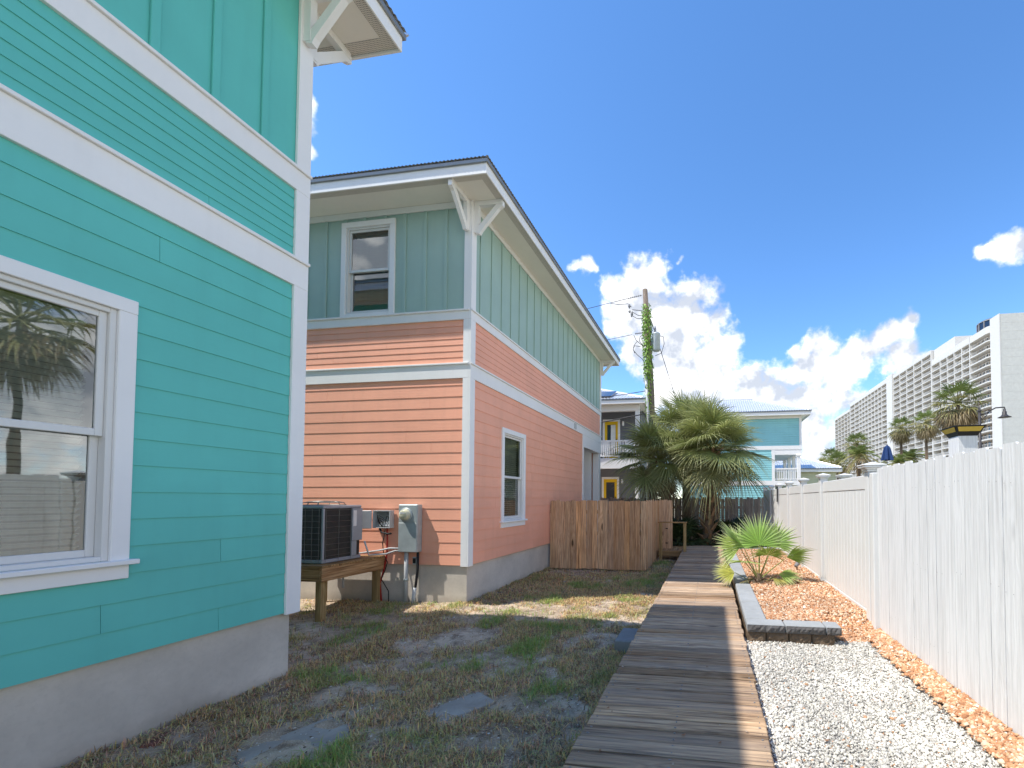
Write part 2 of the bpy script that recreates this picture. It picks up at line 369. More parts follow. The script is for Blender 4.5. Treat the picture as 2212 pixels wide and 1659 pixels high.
def cbox_vf(x0, x1, y0, y1, z0, z1, c):
    """box with chamfered edges"""
    lo = np.minimum((x0, y0, z0), (x1, y1, z1)); hi = np.maximum((x0, y0, z0), (x1, y1, z1)); c = min(c, (hi-lo).min()*.45)
    V = []; idx = {}
    for k in range(8):
        sg = [(k >> a) & 1 for a in range(3)]
        for a in range(3):
            p = [hi[i] if sg[i] else lo[i] for i in range(3)]
            for i in range(3):
                if i != a: p[i] += -c if sg[i] else c
            idx[(k, a)] = len(V); V.append(p)
    F = []
    for a in range(3):
        b_, c_ = [(1, 2), (0, 2), (0, 1)][a]
        for sa in (0, 1):
            q = [(sa << a) | (i << b_) | (j << c_) for i, j in ((0, 0), (1, 0), (1, 1), (0, 1))]
            F.append(tuple(idx[(k, a)] for k in q))
        for i in (0, 1):
            for j in (0, 1):
                k0 = (i << b_) | (j << c_); k1 = k0 | (1 << a)
                F.append((idx[(k0, b_)], idx[(k1, b_)], idx[(k1, c_)], idx[(k0, c_)]))
    for k in range(8): F.append(tuple(idx[(k, a)] for a in range(3)))
    return V, outward(V, F)
def box(name, mat, parent, x0, x1, y0, y1, z0, z1, c=0, loc=None):
    V, F = cbox_vf(x0, x1, y0, y1, z0, z1, c) if c else box_vf(x0, x1, y0, y1, z0, z1)
    return obj(name, V, F, mat, parent, loc=loc)
def tube_vf(pts, r, n=8, cap=True):
    P = np.asarray(pts, float); m = len(P); rr = np.broadcast_to(np.asarray(r, float), (m,)); V = []
    T = np.gradient(P, axis=0) if m > 2 else np.repeat((P[1:]-P[:1]), 2, 0)
    T /= np.linalg.norm(T, axis=1)[:, None]+1e-12
    up = np.array([0, 0, 1.]) if abs(T[0][2]) < .9 else np.array([1., 0, 0])
    a = np.cross(up, T[0]); a /= np.linalg.norm(a)
    for i in range(m):
        a = a - T[i]*(a@T[i]); a /= np.linalg.norm(a); b = np.cross(T[i], a)
        for j in range(n):
            w = 2*math.pi*j/n; V.append(P[i]+rr[i]*(math.cos(w)*a+math.sin(w)*b))
    F = [(i*n+j, i*n+(j+1) % n, (i+1)*n+(j+1) % n, (i+1)*n+j) for i in range(m-1) for j in range(n)]
    if cap: F += [tuple(reversed(range(n))), tuple(range((m-1)*n, m*n))]
    return V, F
def prism_vf(poly, d):
    P = np.asarray(poly, float); n = len(P); V = list(P)+list(P+np.asarray(d, float))
    F = [tuple(range(n)), tuple(range(n, 2*n))]+[(i, (i+1) % n, n+(i+1) % n, n+i) for i in range(n)]
    return V, outward(V, F)
def lathe_vf(c, prof, n=16):
    V = [(c[0]+r*math.cos(2*math.pi*j/n), c[1]+r*math.sin(2*math.pi*j/n), c[2]+z) for r, z in prof for j in range(n)]
    m = len(prof)
    F = [(i*n+j, i*n+(j+1) % n, (i+1)*n+(j+1) % n, (i+1)*n+j) for i in range(m-1) for j in range(n)]
    F += [tuple(reversed(range(n))), tuple(range((m-1)*n, m*n))]
    return V, F
def fast_mesh(name, V, F, mat, cols=None, smooth=False):
    """big meshes: V (n,3), F (m,k) arrays, optional colour per vertex"""
    V = np.asarray(V, np.float32); F = np.asarray(F, np.int32); m, k = F.shape
    me = bpy.data.meshes.new(name); me.vertices.add(len(V)); me.vertices.foreach_set('co', V.ravel())
    me.loops.add(m*k); me.loops.foreach_set('vertex_index', F.ravel())
    me.polygons.add(m); me.polygons.foreach_set('loop_start', np.arange(0, m*k, k, dtype=np.int32))
    me.update(calc_edges=True); me.validate()
    if cols is not None:
        a = me.color_attributes.new('col', 'FLOAT_COLOR', 'POINT')
        a.data.foreach_set('color', np.concatenate([cols, np.ones((len(cols), 1))], 1).astype(np.float32).ravel())
    if smooth: me.polygons.foreach_set('use_smooth', [True]*len(me.polygons))
    me.materials.append(mat); return me
def vnoise(x, y, s, seed=0):
    """value noise on arrays"""
    x = np.asarray(x)*s+seed*17.3; y = np.asarray(y)*s+seed*9.1; xi = np.floor(x).astype(int); yi = np.floor(y).astype(int); fx = x-xi; fy = y-yi
    h = lambda a, b: np.modf(np.abs(np.sin(a*127.1+b*311.7)*43758.5453))[0]
    fx = fx*fx*(3-2*fx); fy = fy*fy*(3-2*fy)
    return (h(xi, yi)*(1-fx)+h(xi+1, yi)*fx)*(1-fy)+(h(xi, yi+1)*(1-fx)+h(xi+1, yi+1)*fx)*fy

# ------------------------------------------------------------------ wall helpers
class Wall:
    """a wall plane: u runs along it, z up, d outwards"""
    def __init__(s, o, u, n): s.o = np.array(o, float); s.u = np.array(u, float); s.n = np.array(n, float)
    def p(s, u, z, d): q = s.o+s.u*u+s.n*d; return np.array([q[0], q[1], z])
    def box(s, name, mat, parent, u0, u1, z0, z1, d0, d1, c=0):
        a = s.p(u0, z0, d0); b = s.p(u1, z1, d1); return box(name, mat, parent, a[0], b[0], a[1], b[1], a[2], b[2], c)
    def plank(s, name, mat, parent, u0, u1, z0, z1, tb=.013, tt=.004):
        prof = [(0, z0), (tb, z0), (tb-.0006, z0+.004), (tt, z1), (0, z1)]
        P = [s.p(u0, z, d) for d, z in prof]; V, F = prism_vf(P, s.u*(u1-u0)); return obj(name, V, F, mat, parent)
    def backing(s, name, mat, parent, u0, u1, z0, z1, holes=(), d=0., th=.05):
        us = sorted({u0, u1, *[h[0] for h in holes], *[h[1] for h in holes]}); zs = sorted({z0, z1, *[h[2] for h in holes], *[h[3] for h in holes]})
        mb = MB()
        for a, b in zip(us, us[1:]):
            for e, f in zip(zs, zs[1:]):
                if any(h[0]-1e-6 <= a and b <= h[1]+1e-6 and h[2]-1e-6 <= e and f <= h[3]+1e-6 for h in holes): continue
                V = [s.p(a, e, d), s.p(b, e, d), s.p(b, f, d), s.p(a, f, d)]; mb.add(V, [(0, 1, 2, 3)])
        return mb.build(name, mat, parent)
def siding(wl, parent, mat, u0, u1, z0, z1, ex, holes=(), joint=3.6, name='siding_plank', tb=.013):
    z = z0; k = 0
    while z < z1-1e-4:
        e = min(z+ex, z1)
        cuts = [u0]; x = u0+random.uniform(.8, joint)
        while x < u1-.5: cuts.append(x); x += joint*random.uniform(.8, 1.05)
        cuts.append(u1)
        for a, b in zip(cuts, cuts[1:]):
            b2 = b-.003
            segs = [(a, b2, z, e)]
            for h in holes:
                ns = []
                for (p, q, r, t) in segs:
                    if q <= h[0] or p >= h[1] or t <= h[2] or r >= h[3]: ns.append((p, q, r, t)); continue
                    if p < h[0]: ns.append((p, h[0], r, t))
                    if q > h[1]: ns.append((h[1], q, r, t))
                    m0, m1 = max(p, h[0]), min(q, h[1])
                    if r < h[2]-.005: ns.append((m0, m1, r, h[2]))
                    if t > h[3]+.005: ns.append((m0, m1, h[3], t))
                segs = ns
            for (p, q, r, t) in segs:
                if q-p > .01: wl.plank(name, mat, parent, p, q, r, t, tb)
        z = e; k += 1
def battens(wl, parent, mat, u0, u1, z0, z1, us, holes=()):
    for u in us:
        if not u0 < u < u1: continue
        zz = [(z0, z1)]
        for h in holes:
            if h[2] > z0-.3 and h[0]-.03 < u < h[1]+.03: zz = [(a, b) for a, b in ((z0, h[2]), (h[3], z1)) if b-a > .02]
        for a, b in zz: wl.box('batten', mat, parent, u-.03, u+.03, a, b, .001, .02, .003)
def band(wl, parent, u0, u1, z0, z1, over=0.0, mat='white'):
    b = wl.box('trim_band', M[mat], parent, u0, u1, z0, z1-.03, .001, .034, .003)
    wl.box('drip_cap', M[mat], parent, u0, u1+over, z1-.03, z1, .001, .058, .004)
    return b
def window(wl, parent, u0, u1, z0, z1, sill=True, blind=True, cas=.1, nsl=None):
    """outer casing u0..u1, z0..z1: casing boards > frame, two sashes, panes, sill, blind slats"""
    mb = MB(); zb = z0+(.10 if sill else 0)
    def bx(m, a, b, c, d, e, f):
        p = wl.p(a, c, e); q = wl.p(b, d, f); V, F = cbox_vf(p[0], q[0], p[1], q[1], p[2], q[2], .004); m.add(V, F)
    bx(mb, u0, u1, z1-cas, z1, .001, .036); bx(mb, u0, u0+cas, zb, z1-cas, .001, .034); bx(mb, u1-cas, u1, zb, z1-cas, .001, .034)
    if not sill: bx(mb, u0+cas, u1-cas, z0, z0+.05, .001, .034)
    win = mb.build('window', M['white'], parent)
    if sill:
        wl.box('sill', M['white'], win, u0-.035, u1+.035, zb, zb+.035, .001, .075, .005)
        wl.box('apron', M['white'], win, u0, u1, z0, zb-.001, .001, .034, .004)
    a, b, c, d = u0+cas, u1-cas, zb+(.036 if sill else .051), z1-cas
    fr = MB(); fw = .035
    for (p, q, r, s_) in ((a, a+fw, c, d), (b-fw, b, c, d), (a+fw, b-fw, d-fw, d), (a+fw, b-fw, c, c+fw)): bx(fr, p, q, r, s_, -.09, .012)
    fr.build('frame', M['vinyl'], win)
    a += fw; b -= fw; c += fw; d -= fw; mid = (c+d)/2
    for k, (r, s_, dd) in enumerate(((mid-.02, d, -.012), (c, mid+.03, -.05))):
        sh_ = MB(); w = .042
        for (p, q, e, f) in ((a, a+w, r, s_), (b-w, b, r, s_), (a+w, b-w, s_-w, s_), (a+w, b-w, r, r+w+.008)): bx(sh_, p, q, e, f, dd-.03, dd)
        so = sh_.build('sash', M['vinyl'], win)
        P = [wl.p(p, z, dd-.015) for p, z in ((a+w, r+w+.008), (b-w, r+w+.008), (b-w, s_-w), (a+w, s_-w))]
        obj('pane', P, [(0, 1, 2, 3)], M['glass'], win)
    rm = MB(); e0, e1 = -.09, -.42                               # the dim space behind the glass
    P = lambda u, z, q: wl.p(u, z, q)
    A, B, C_, D_ = a-.03, b+.03, c-.03, d+.03
    rm.add([P(A, C_, e1), P(B, C_, e1), P(B, D_, e1), P(A, D_, e1)], [(0, 1, 2, 3)])
    for (p, q) in (((A, C_), (B, C_)), ((B, C_), (B, D_)), ((B, D_), (A, D_)), ((A, D_), (A, C_))):
        rm.add([P(*p, e0), P(*q, e0), P(*q, e1), P(*p, e1)], [(0, 1, 2, 3)])
    rm.build('reveal', M['room'], win)
    if blind:
        n = int((d-c)/.043); P0 = wl.p((a+b)/2, 0, 0)
        Vs, Fs = [], []
        hw = (b-a)/2-.055
        prof = [(-.020, -.014), (0, .003), (.020, .014), (.020, .012), (0, .0005), (-.020, -.0165)]
        Pp = [P0+wl.u*(-hw)+wl.n*q+np.array([0, 0, z]) for q, z in prof]; Vs, Fs = prism_vf(Pp, wl.u*2*hw)
        me = raw_mesh('blind_slat', np.array(Vs)-P0, Fs, M['blind'])
        for i in range(n):
            z = c+.02+i*(d-c-.03)/n
            place('blind_slat', me, P0+wl.n*(-.105)+np.array([0, 0, z]), win)
    return win
def bracket(name, parent, mat, P, outd, side, h=.56, w=.075, reach=.52):
    """triangular eave brace: wall leg, soffit leg, notched diagonal. P = top corner at wall and soffit"""
    P = np.array(P, float); o = np.array(outd, float); s = np.array(side, float)*w; mb = MB(); z = np.array([0, 0, 1.])
    def pr(pts): mb.prism([P+o*a+z*b-s/2 for a, b in pts], s)
    pr([(0, 0), (.085, 0), (.085, -h), (0, -h)])
    pr([(.085, -.001), (reach, -.001), (reach, -.085), (.085, -.085)])
    s = s*.86
    pr([(.03, -h-.015), (.10, -h-.03), (.135, -h+.03), (reach-.06, -.16), (reach+.015, -.12), (reach+.015, -.03), (reach-.09, -.06), (.09, -h+.12), (.03, -h+.06)])
    return mb.build(name, mat, parent)
def hip_roof(parent, mat, x0, x1, y0, y1, z, slope, pitch=.068, amp=.009, name='roof'):
    """corrugated hip roof: every rib runs straight up the slope to the hip or the ridge"""
    mb = MB(); h = min(x1-x0, y1-y0)/2
    for side in range(4):
        ax = side % 2
        L0, L1 = (x0, x1) if ax == 0 else (y0, y1); n = int((L1-L0)/pitch*4); us = np.linspace(L0, L1, n+1)
        V = []
        for i, u in enumerate(us):
            d = max(min(u-L0, L1-u, h), 0); wv_ = amp*math.sin(i*math.pi/2)
            for t in (0, d):
                if side == 0: p = (u, y0+t, z+t*slope+wv_)
                elif side == 2: p = (u, y1-t, z+t*slope+wv_)
                elif side == 1: p = (x1-t, u, z+t*slope+wv_)
                else: p = (x0+t, u, z+t*slope+wv_)
                V.append(p)
        mb.add(V, [(2*i, 2*i+2, 2*i+3, 2*i+1) for i in range(n)])
    r = mb.build(name, mat, parent)
    cm = MB(); zz = z+h*slope+.02
    if x1-x0 > y1-y0: A, B = (x0+h, (y0+y1)/2, zz), (x1-h, (y0+y1)/2, zz); cs = [((x0, y0), A), ((x0, y1), A), ((x1, y0), B), ((x1, y1), B)]
    else: A, B = ((x0+x1)/2, y0+h, zz), ((x0+x1)/2, y1-h, zz); cs = [((x0, y0), A), ((x1, y0), A), ((x0, y1), B), ((x1, y1), B)]
    for c_, q in cs: e_ = np.array((*c_, z+.012)); q = np.array(q); cm.tube([e_+(q-e_)*.035, q], .04, 6)
    if abs(A[0]-B[0])+abs(A[1]-B[1]) > .01: cm.tube([A, B], .05, 6)
    cm.build('ridge_cap', mat, r)
    return r
def eaves(parent, x0, x1, y0, y1, ov, zs, inner=True):
    """soffit boards, perforated strip, fascia and drip edge round a house footprint"""
    X0, X1, Y0, Y1 = x0-ov, x1+ov, y0-ov, y1+ov; f = ov*.62; v = .16
    def frame(name, mat, a, b, zz):                              # ring between inset a and inset b from the eave line
        mb = MB(); o = [(X0+a, Y0+a), (X1-a, Y0+a), (X1-a, Y1-a), (X0+a, Y1-a)]; i = [(X0+b, Y0+b), (X1-b, Y0+b), (X1-b, Y1-b), (X0+b, Y1-b)]
        for k in range(4):
            q = (k+1) % 4; mb.add([(*o[k], zz), (*o[q], zz), (*i[q], zz), (*i[k], zz)], [(0, 1, 2, 3)])
        return mb.build(name, mat, parent)
    frame('soffit', M['soffit'], v+.002, ov+.02, zs); frame('soffit_vent', M['vent'], .02, v, zs-.002)
    t = .024
    for (a, b, c, d) in ((X0, X1, Y0, Y0+t), (X0, X1, Y1-t, Y1), (X0, X0+t, Y0+t, Y1-t), (X1-t, X1, Y0+t, Y1-t)):
        box('fascia', M['white'], parent, a, b, c, d, zs-.03, zs+.17, .004)
    t2 = .03
    for (a, b, c, d) in ((X0-t2, X1+t2, Y0-t2, Y0-.001), (X0-t2, X1+t2, Y1+.001, Y1+t2), (X0-t2, X0-.001, Y0, Y1), (X1+.001, X1+t2, Y0, Y1)):
        box('drip_edge', M['roof_edge'], parent, a, b, c, d, zs+.14, zs+.20, .004)
    return X0-.05, X1+.05, Y0-.05, Y1+.05, zs+.215
# ------------------------------------------------------------------ ground
struct(obj('ground', [(-1500, -300, -.12), (1500, -300, -.12), (1500, 2500, -.12), (-1500, 2500, -.12)], [(0, 1, 2, 3)], M['earth'], loc=(0, 0, -.12)))
def heights(x, y):
    z = (vnoise(x, y, 1.1, 1)-.5)*.07+(vnoise(x, y, 3.3, 2)-.5)*.035+(vnoise(x, y, 9, 3)-.5)*.02
    z = z + np.clip((x+1.35)/.5, 0, 1)*-.03 + np.exp(-((x+4.2)/.25)**2)*.03*(y < 17)
    return z
def yard():
    xs = np.concatenate([np.arange(-14, -4.6, .25), np.arange(-4.6, -.6, .04), np.arange(-.6, 2.6, .2)]); ys = np.concatenate([np.arange(-4, 0, .25), np.arange(0, 12, .04), np.arange(12, 34, .25)])
    X, Y = np.meshgrid(xs, ys); Z = heights(X, Y); V = np.stack([X.ravel(), Y.ravel(), Z.ravel()], 1); nx = len(xs)
    i, j = np.meshgrid(np.arange(nx-1), np.arange(len(ys)-1)); a = (j*nx+i).ravel()
    F = np.stack([a, a+1, a+nx+1, a+nx], 1)
    me = fast_mesh('yard', V, F, M['yard'], smooth=True); o = bpy.data.objects.new('yard', me); COL.objects.link(o); struct(o)
yard()
def blades():
    n = 330000
    x = RNG.uniform(-4.35, -.72, n); y = 1.0+RNG.random(n)**1.5*11.5
    m2 = 22000; x = np.concatenate([x, RNG.uniform(-7.2, -4.3, m2)]); y = np.concatenate([y, RNG.uniform(3.95, 6.85, m2)]); n += m2
    cl = vnoise(x, y, 1.0, 5)*.36+vnoise(x, y, 3.1, 6)*.36+vnoise(x, y, 8, 7)*.28
    near_wall = np.exp(-((x+4.22)/.16)**2)
    keep = RNG.random(n) < np.clip((cl-.37)*3.8, .04, 1)+near_wall*.3
    for (sx, sy, r) in ((-2.18, 3.52, .26), (-3.05, 2.85, .38), (-3.2, 5.3, .5)): keep &= ~(((x-sx)**2+(y-sy)**2) < (r*(.7+.5*RNG.random(n)))**2)
    x, y, cl = x[keep], y[keep], cl[keep]; n = len(x)
    g = vnoise(x, y, 1.6, 8)*.55+vnoise(x, y, 5, 9)*.45
    green = np.clip((g-.55)*5, 0, 1)*RNG.random(n); flat = RNG.random(n) < .68
    h = np.where(flat, RNG.uniform(.03, .095, n), RNG.uniform(.025, .085, n))*(1+.6*green); w = RNG.uniform(.0014, .0032, n)*(1+.10*y)
    az = RNG.random(n)*2*np.pi; ln = np.where(flat, RNG.uniform(.8, 1.6, n), RNG.uniform(.15, .8, n))
    d = np.stack([np.cos(az), np.sin(az), 0*az], 1); s = np.stack([-np.sin(az), np.cos(az), 0*az], 1)
    b = np.stack([x, y, heights(x, y)-.004], 1); up = np.array([0, 0, 1.])
    m = b+d*(h*ln*.4)[:, None]+up*(h*np.where(flat, .45, .62))[:, None]; t = b+d*(h*ln*1.1)[:, None]+up*(h*np.where(flat, .35, 1.0))[:, None]
    V = np.stack([b-s*w[:, None], b+s*w[:, None], m+s*(w*.8)[:, None], m-s*(w*.8)[:, None], t], 1).reshape(-1, 3)
    k = np.arange(n)*5
    F = np.concatenate([np.stack([k, k+1, k+2], 1), np.stack([k, k+2, k+3], 1), np.stack([k+3, k+2, k+4], 1)])
    dry = np.stack([RNG.uniform(.52, .85, n), RNG.uniform(.39, .64, n), RNG.uniform(.18, .33, n)], 1); dead = np.stack([RNG.uniform(.18, .36, n), RNG.uniform(.12, .24, n), RNG.uniform(.065, .13, n)], 1)
    gr = np.stack([RNG.uniform(.20, .36, n), RNG.uniform(.29, .46, n), RNG.uniform(.06, .12, n)], 1)
    q = (RNG.random(n) < .30)[:, None]; c = np.where(q, dead, dry); gg = np.clip(green*1.7, 0, 1)[:, None]; c = c*(1-gg)+gr*gg
    me = fast_mesh('grass', V, F, M['grass'], np.repeat(c, 5, 0)); o = bpy.data.objects.new('grass', me); COL.objects.link(o)
    o['kind'] = 'stuff'; tag(o, 'patchy dry lawn of brown and green blades between houses and boardwalk', 'grass')
blades()
def pebbles(name, label, mat, pts, size, cols, seed, stray):
    """a heap of small stones, one mesh"""
    r = np.random.default_rng(seed); n = len(pts)
    o6 = np.array([(1, 0, 0), (-1, 0, 0), (0, 1, 0), (0, -1, 0), (0, 0, 1), (0, 0, -1)], float)
    t8 = np.array([(0, 2, 4), (2, 1, 4), (1, 3, 4), (3, 0, 4), (2, 0, 5), (1, 2, 5), (3, 1, 5), (0, 3, 5)])
    sc = r.uniform(.6, 1.35, (n, 1, 3))*size*np.clip(np.exp(r.normal(0, .33, (n, 1, 1))), .45, 2.3); sc[:, :, 2] *= .75
    V = o6[None]*sc*(1+r.uniform(-.25, .25, (n, 6, 1)))
    a = r.random(n)*6.28; ca, sa = np.cos(a), np.sin(a); b = r.uniform(-.7, .7, n); cb, sb = np.cos(b), np.sin(b)
    Rz = np.zeros((n, 3, 3)); Rz[:, 0, 0] = ca; Rz[:, 0, 1] = -sa; Rz[:, 1, 0] = sa; Rz[:, 1, 1] = ca; Rz[:, 2, 2] = 1
    Rx = np.zeros((n, 3, 3)); Rx[:, 0, 0] = 1; Rx[:, 1, 1] = cb; Rx[:, 1, 2] = -sb; Rx[:, 2, 1] = sb; Rx[:, 2, 2] = cb
    V = np.einsum('nij,nkj->nki', Rz@Rx, V)+pts[:, None]
    F = (t8[None]+np.arange(n)[:, None, None]*6).reshape(-1, 3)
    c = np.array(cols)[r.integers(0, len(cols), n)]*r.uniform(.8, 1.12, (n, 1))*(.80+.34*vnoise(pts[:, 0], pts[:, 1], 2.4, seed))[:, None]
    k_ = r.random(n) < .018; c[k_] = np.array(stray)*r.uniform(.7, 1.1, (k_.sum(), 1))
    me = fast_mesh(name, V.reshape(-1, 3), F, mat, np.repeat(c, 6, 0)); o = bpy.data.objects.new(name, me); COL.objects.link(o)
    o['kind'] = 'stuff'; tag(o, label, 'gravel'); return o
def bed_z(x, y): return .19+.02*vnoise(x, y, 2.2, 11)
def tan_z(x, y): return .345+.04*vnoise(x, y, 1.3, 12)-.165*np.clip((5.9-y)/.6, 0, 1)*np.clip((x-1.30)/.16, 0, 1)+.03*np.exp(-((x-.84)**2+(y-7.9)**2)/.15)
def strip_z(x, y): return .215+np.clip((x-1.72)/.28, 0, 1)*.07
def grid_sheet(name, mat, x0, x1, y0, y1, zf, st=.12):
    xs = np.arange(x0, x1+1e-6, (x1-x0)/max(2, int((x1-x0)/st))); ys = np.arange(y0, y1+1e-6, (y1-y0)/max(2, int((y1-y0)/st)))
    X, Y = np.meshgrid(xs, ys); Z = zf(X, Y); nx = len(xs); i, j = np.meshgrid(np.arange(nx-1), np.arange(len(ys)-1)); a = (j*nx+i).ravel()
    me = fast_mesh(name, np.stack([X.ravel(), Y.ravel(), Z.ravel()], 1), np.stack([a, a+1, a+nx+1, a+nx], 1), mat); o = bpy.data.objects.new(name, me); COL.objects.link(o); return struct(o)
grid_sheet('gravel_bed_ground', M['bedsoil'], .375, 2.02, -1.5, 5.2, lambda x, y: bed_z(x, y)-.005)
grid_sheet('planting_bed_ground', M['tansoil'], .64, 2.02, 5.25, 13.1, lambda x, y: tan_z(x, y)-.01)
grid_sheet('far_bed_ground', M['tansoil'], -.2, 2.6, 14.32, 17.5, lambda x, y: .16+.05*vnoise(x, y, 1, 3))
n = 48000; px = RNG.uniform(.385, 1.86, n); py = 1.6+RNG.random(n)**1.25*3.62
edge = 1.76+.05*(vnoise(py, py*0, 3, 4)-.5)+RNG.normal(0, .018, n); k = px < edge; px, py = px[k], py[k]
pebbles('white_gravel', 'white crushed stone filling the bed beside the boardwalk', M['pebble_w'], np.stack([px, py, bed_z(px, py)+RNG.uniform(-.006, .008, len(px))], 1), .0098,
        [(.74, .70, .61), (.68, .64, .55), (.78, .74, .66), (.55, .52, .46), (.45, .42, .37)], 3, (.50, .28, .15))
n = 9000; px = RNG.uniform(1.68, 1.985, n); py = 1.6+RNG.random(n)**1.2*3.9
edge = 1.775+.06*(vnoise(py, py*0, 3, 4)-.5)+RNG.normal(0, .02, n); k = px > edge; p1 = np.stack([px[k], py[k], strip_z(px[k], py[k])], 1)
n = 30000; px = RNG.uniform(.66, 1.985, n); py = 5.2+RNG.random(n)**1.7*7.6; k = ~((px < 1.5) & (py < 5.36)); p2 = np.stack([px[k], py[k], tan_z(px[k], py[k])+RNG.uniform(-.005, .01, k.sum())], 1)
n = 3500; px = RNG.uniform(-.1, 1.9, n); py = RNG.uniform(14.4, 17, n); p3 = np.stack([px, py, .17+.05*vnoise(px, py, 1, 3)], 1)
pebbles('tan_gravel', 'orange tan pea gravel heaped along white fence and around fan palm', M['pebble_t'], np.concatenate([p1, p2, p3]), .0145,
        [(.58, .32, .175), (.64, .41, .25), (.52, .26, .13), (.72, .55, .39), (.43, .20, .095)], 4, (.66, .63, .56))

# ------------------------------------------------------------------ boardwalk
bw = bpy.data.objects.new('boardwalk', None); COL.objects.link(bw); bw.location = (-.25, 6, 0); BASE[bw.name] = np.array((-.25, 6, 0)); struct(bw); bw['label'] = 'weathered grey plank boardwalk running between the lawn and the gravel beds'
V, F = cbox_vf(-.607, .607, -.0662, .0662, -.036, 0, .008)
pm = [raw_mesh('plank', np.array(V)*np.array((1, w_, 1)), F, M['deckwood']) for w_ in (1, .985, 1.01)]
y = -1.6; i = 0; screws = MB()
while y < 14.3:
    place('plank', pm[i % 3], (-.2435+random.uniform(-.008, .008), y, .30+random.uniform(-.0025, .0025)), bw, rot=(random.uniform(-.006, .006), random.uniform(-.002, .002), random.uniform(-.004, .004)))
    y += .1465+random.uniform(-.003, .003); i += 1
    for x in (-.80, -.24, .32):
        for q in (-.038, .038): screws.box(x-.004+random.uniform(-.01, .01), x+.004, y-.1465+q-.004, y-.1465+q+.004, .2985, .3042)
screws.build('deck_screws', M['insul'], bw)['kind'] = 'stuff'
for x in (-.80, -.24, .32): box('joist', M['platY'], bw, x-.02, x+.02, -1.6, 14.2, .12, .262)
for y in np.arange(-1, 14.3, 1.9):
    for x in (-.74, .25): box('post', M['platZ'], bw, x-.04, x+.04, y-.04, y+.04, -.1, .12)
# side landing at the far end, with its rail
ld = thing('side_landing', 'small timber landing joining the boardwalk beside the wooden fence gate', 'landing', (-1.2, 13.2, 0))
for k in range(5): box('plank', M['platY'], ld, -1.56+k*.139, -1.56+k*.139+.133, 12.75, 14.2, .262, .298, .004)
box('rim_board', M['plat'], ld, -1.57, -.87, 12.715, 12.749, .13, .295, .004)
for x in (-1.5, -.95): box('post', M['platZ'], ld, x-.04, x+.04, 12.80, 12.88, 0, .26)
rl = thing('guard_rail', 'plain timber guard rail frame standing at the landing corner', 'railing', (-1.1, 12.6, 0))
box('post', M['platZ'], rl, -.80, -.715, 12.50, 12.585, .02, 1.13, .004); box('post', M['platZ'], rl, -1.50, -1.42, 12.50, 12.585, .02, 1.13, .004)
box('top_rail', M['plat'], rl, -1.53, -.69, 12.475, 12.61, 1.131, 1.168, .004)

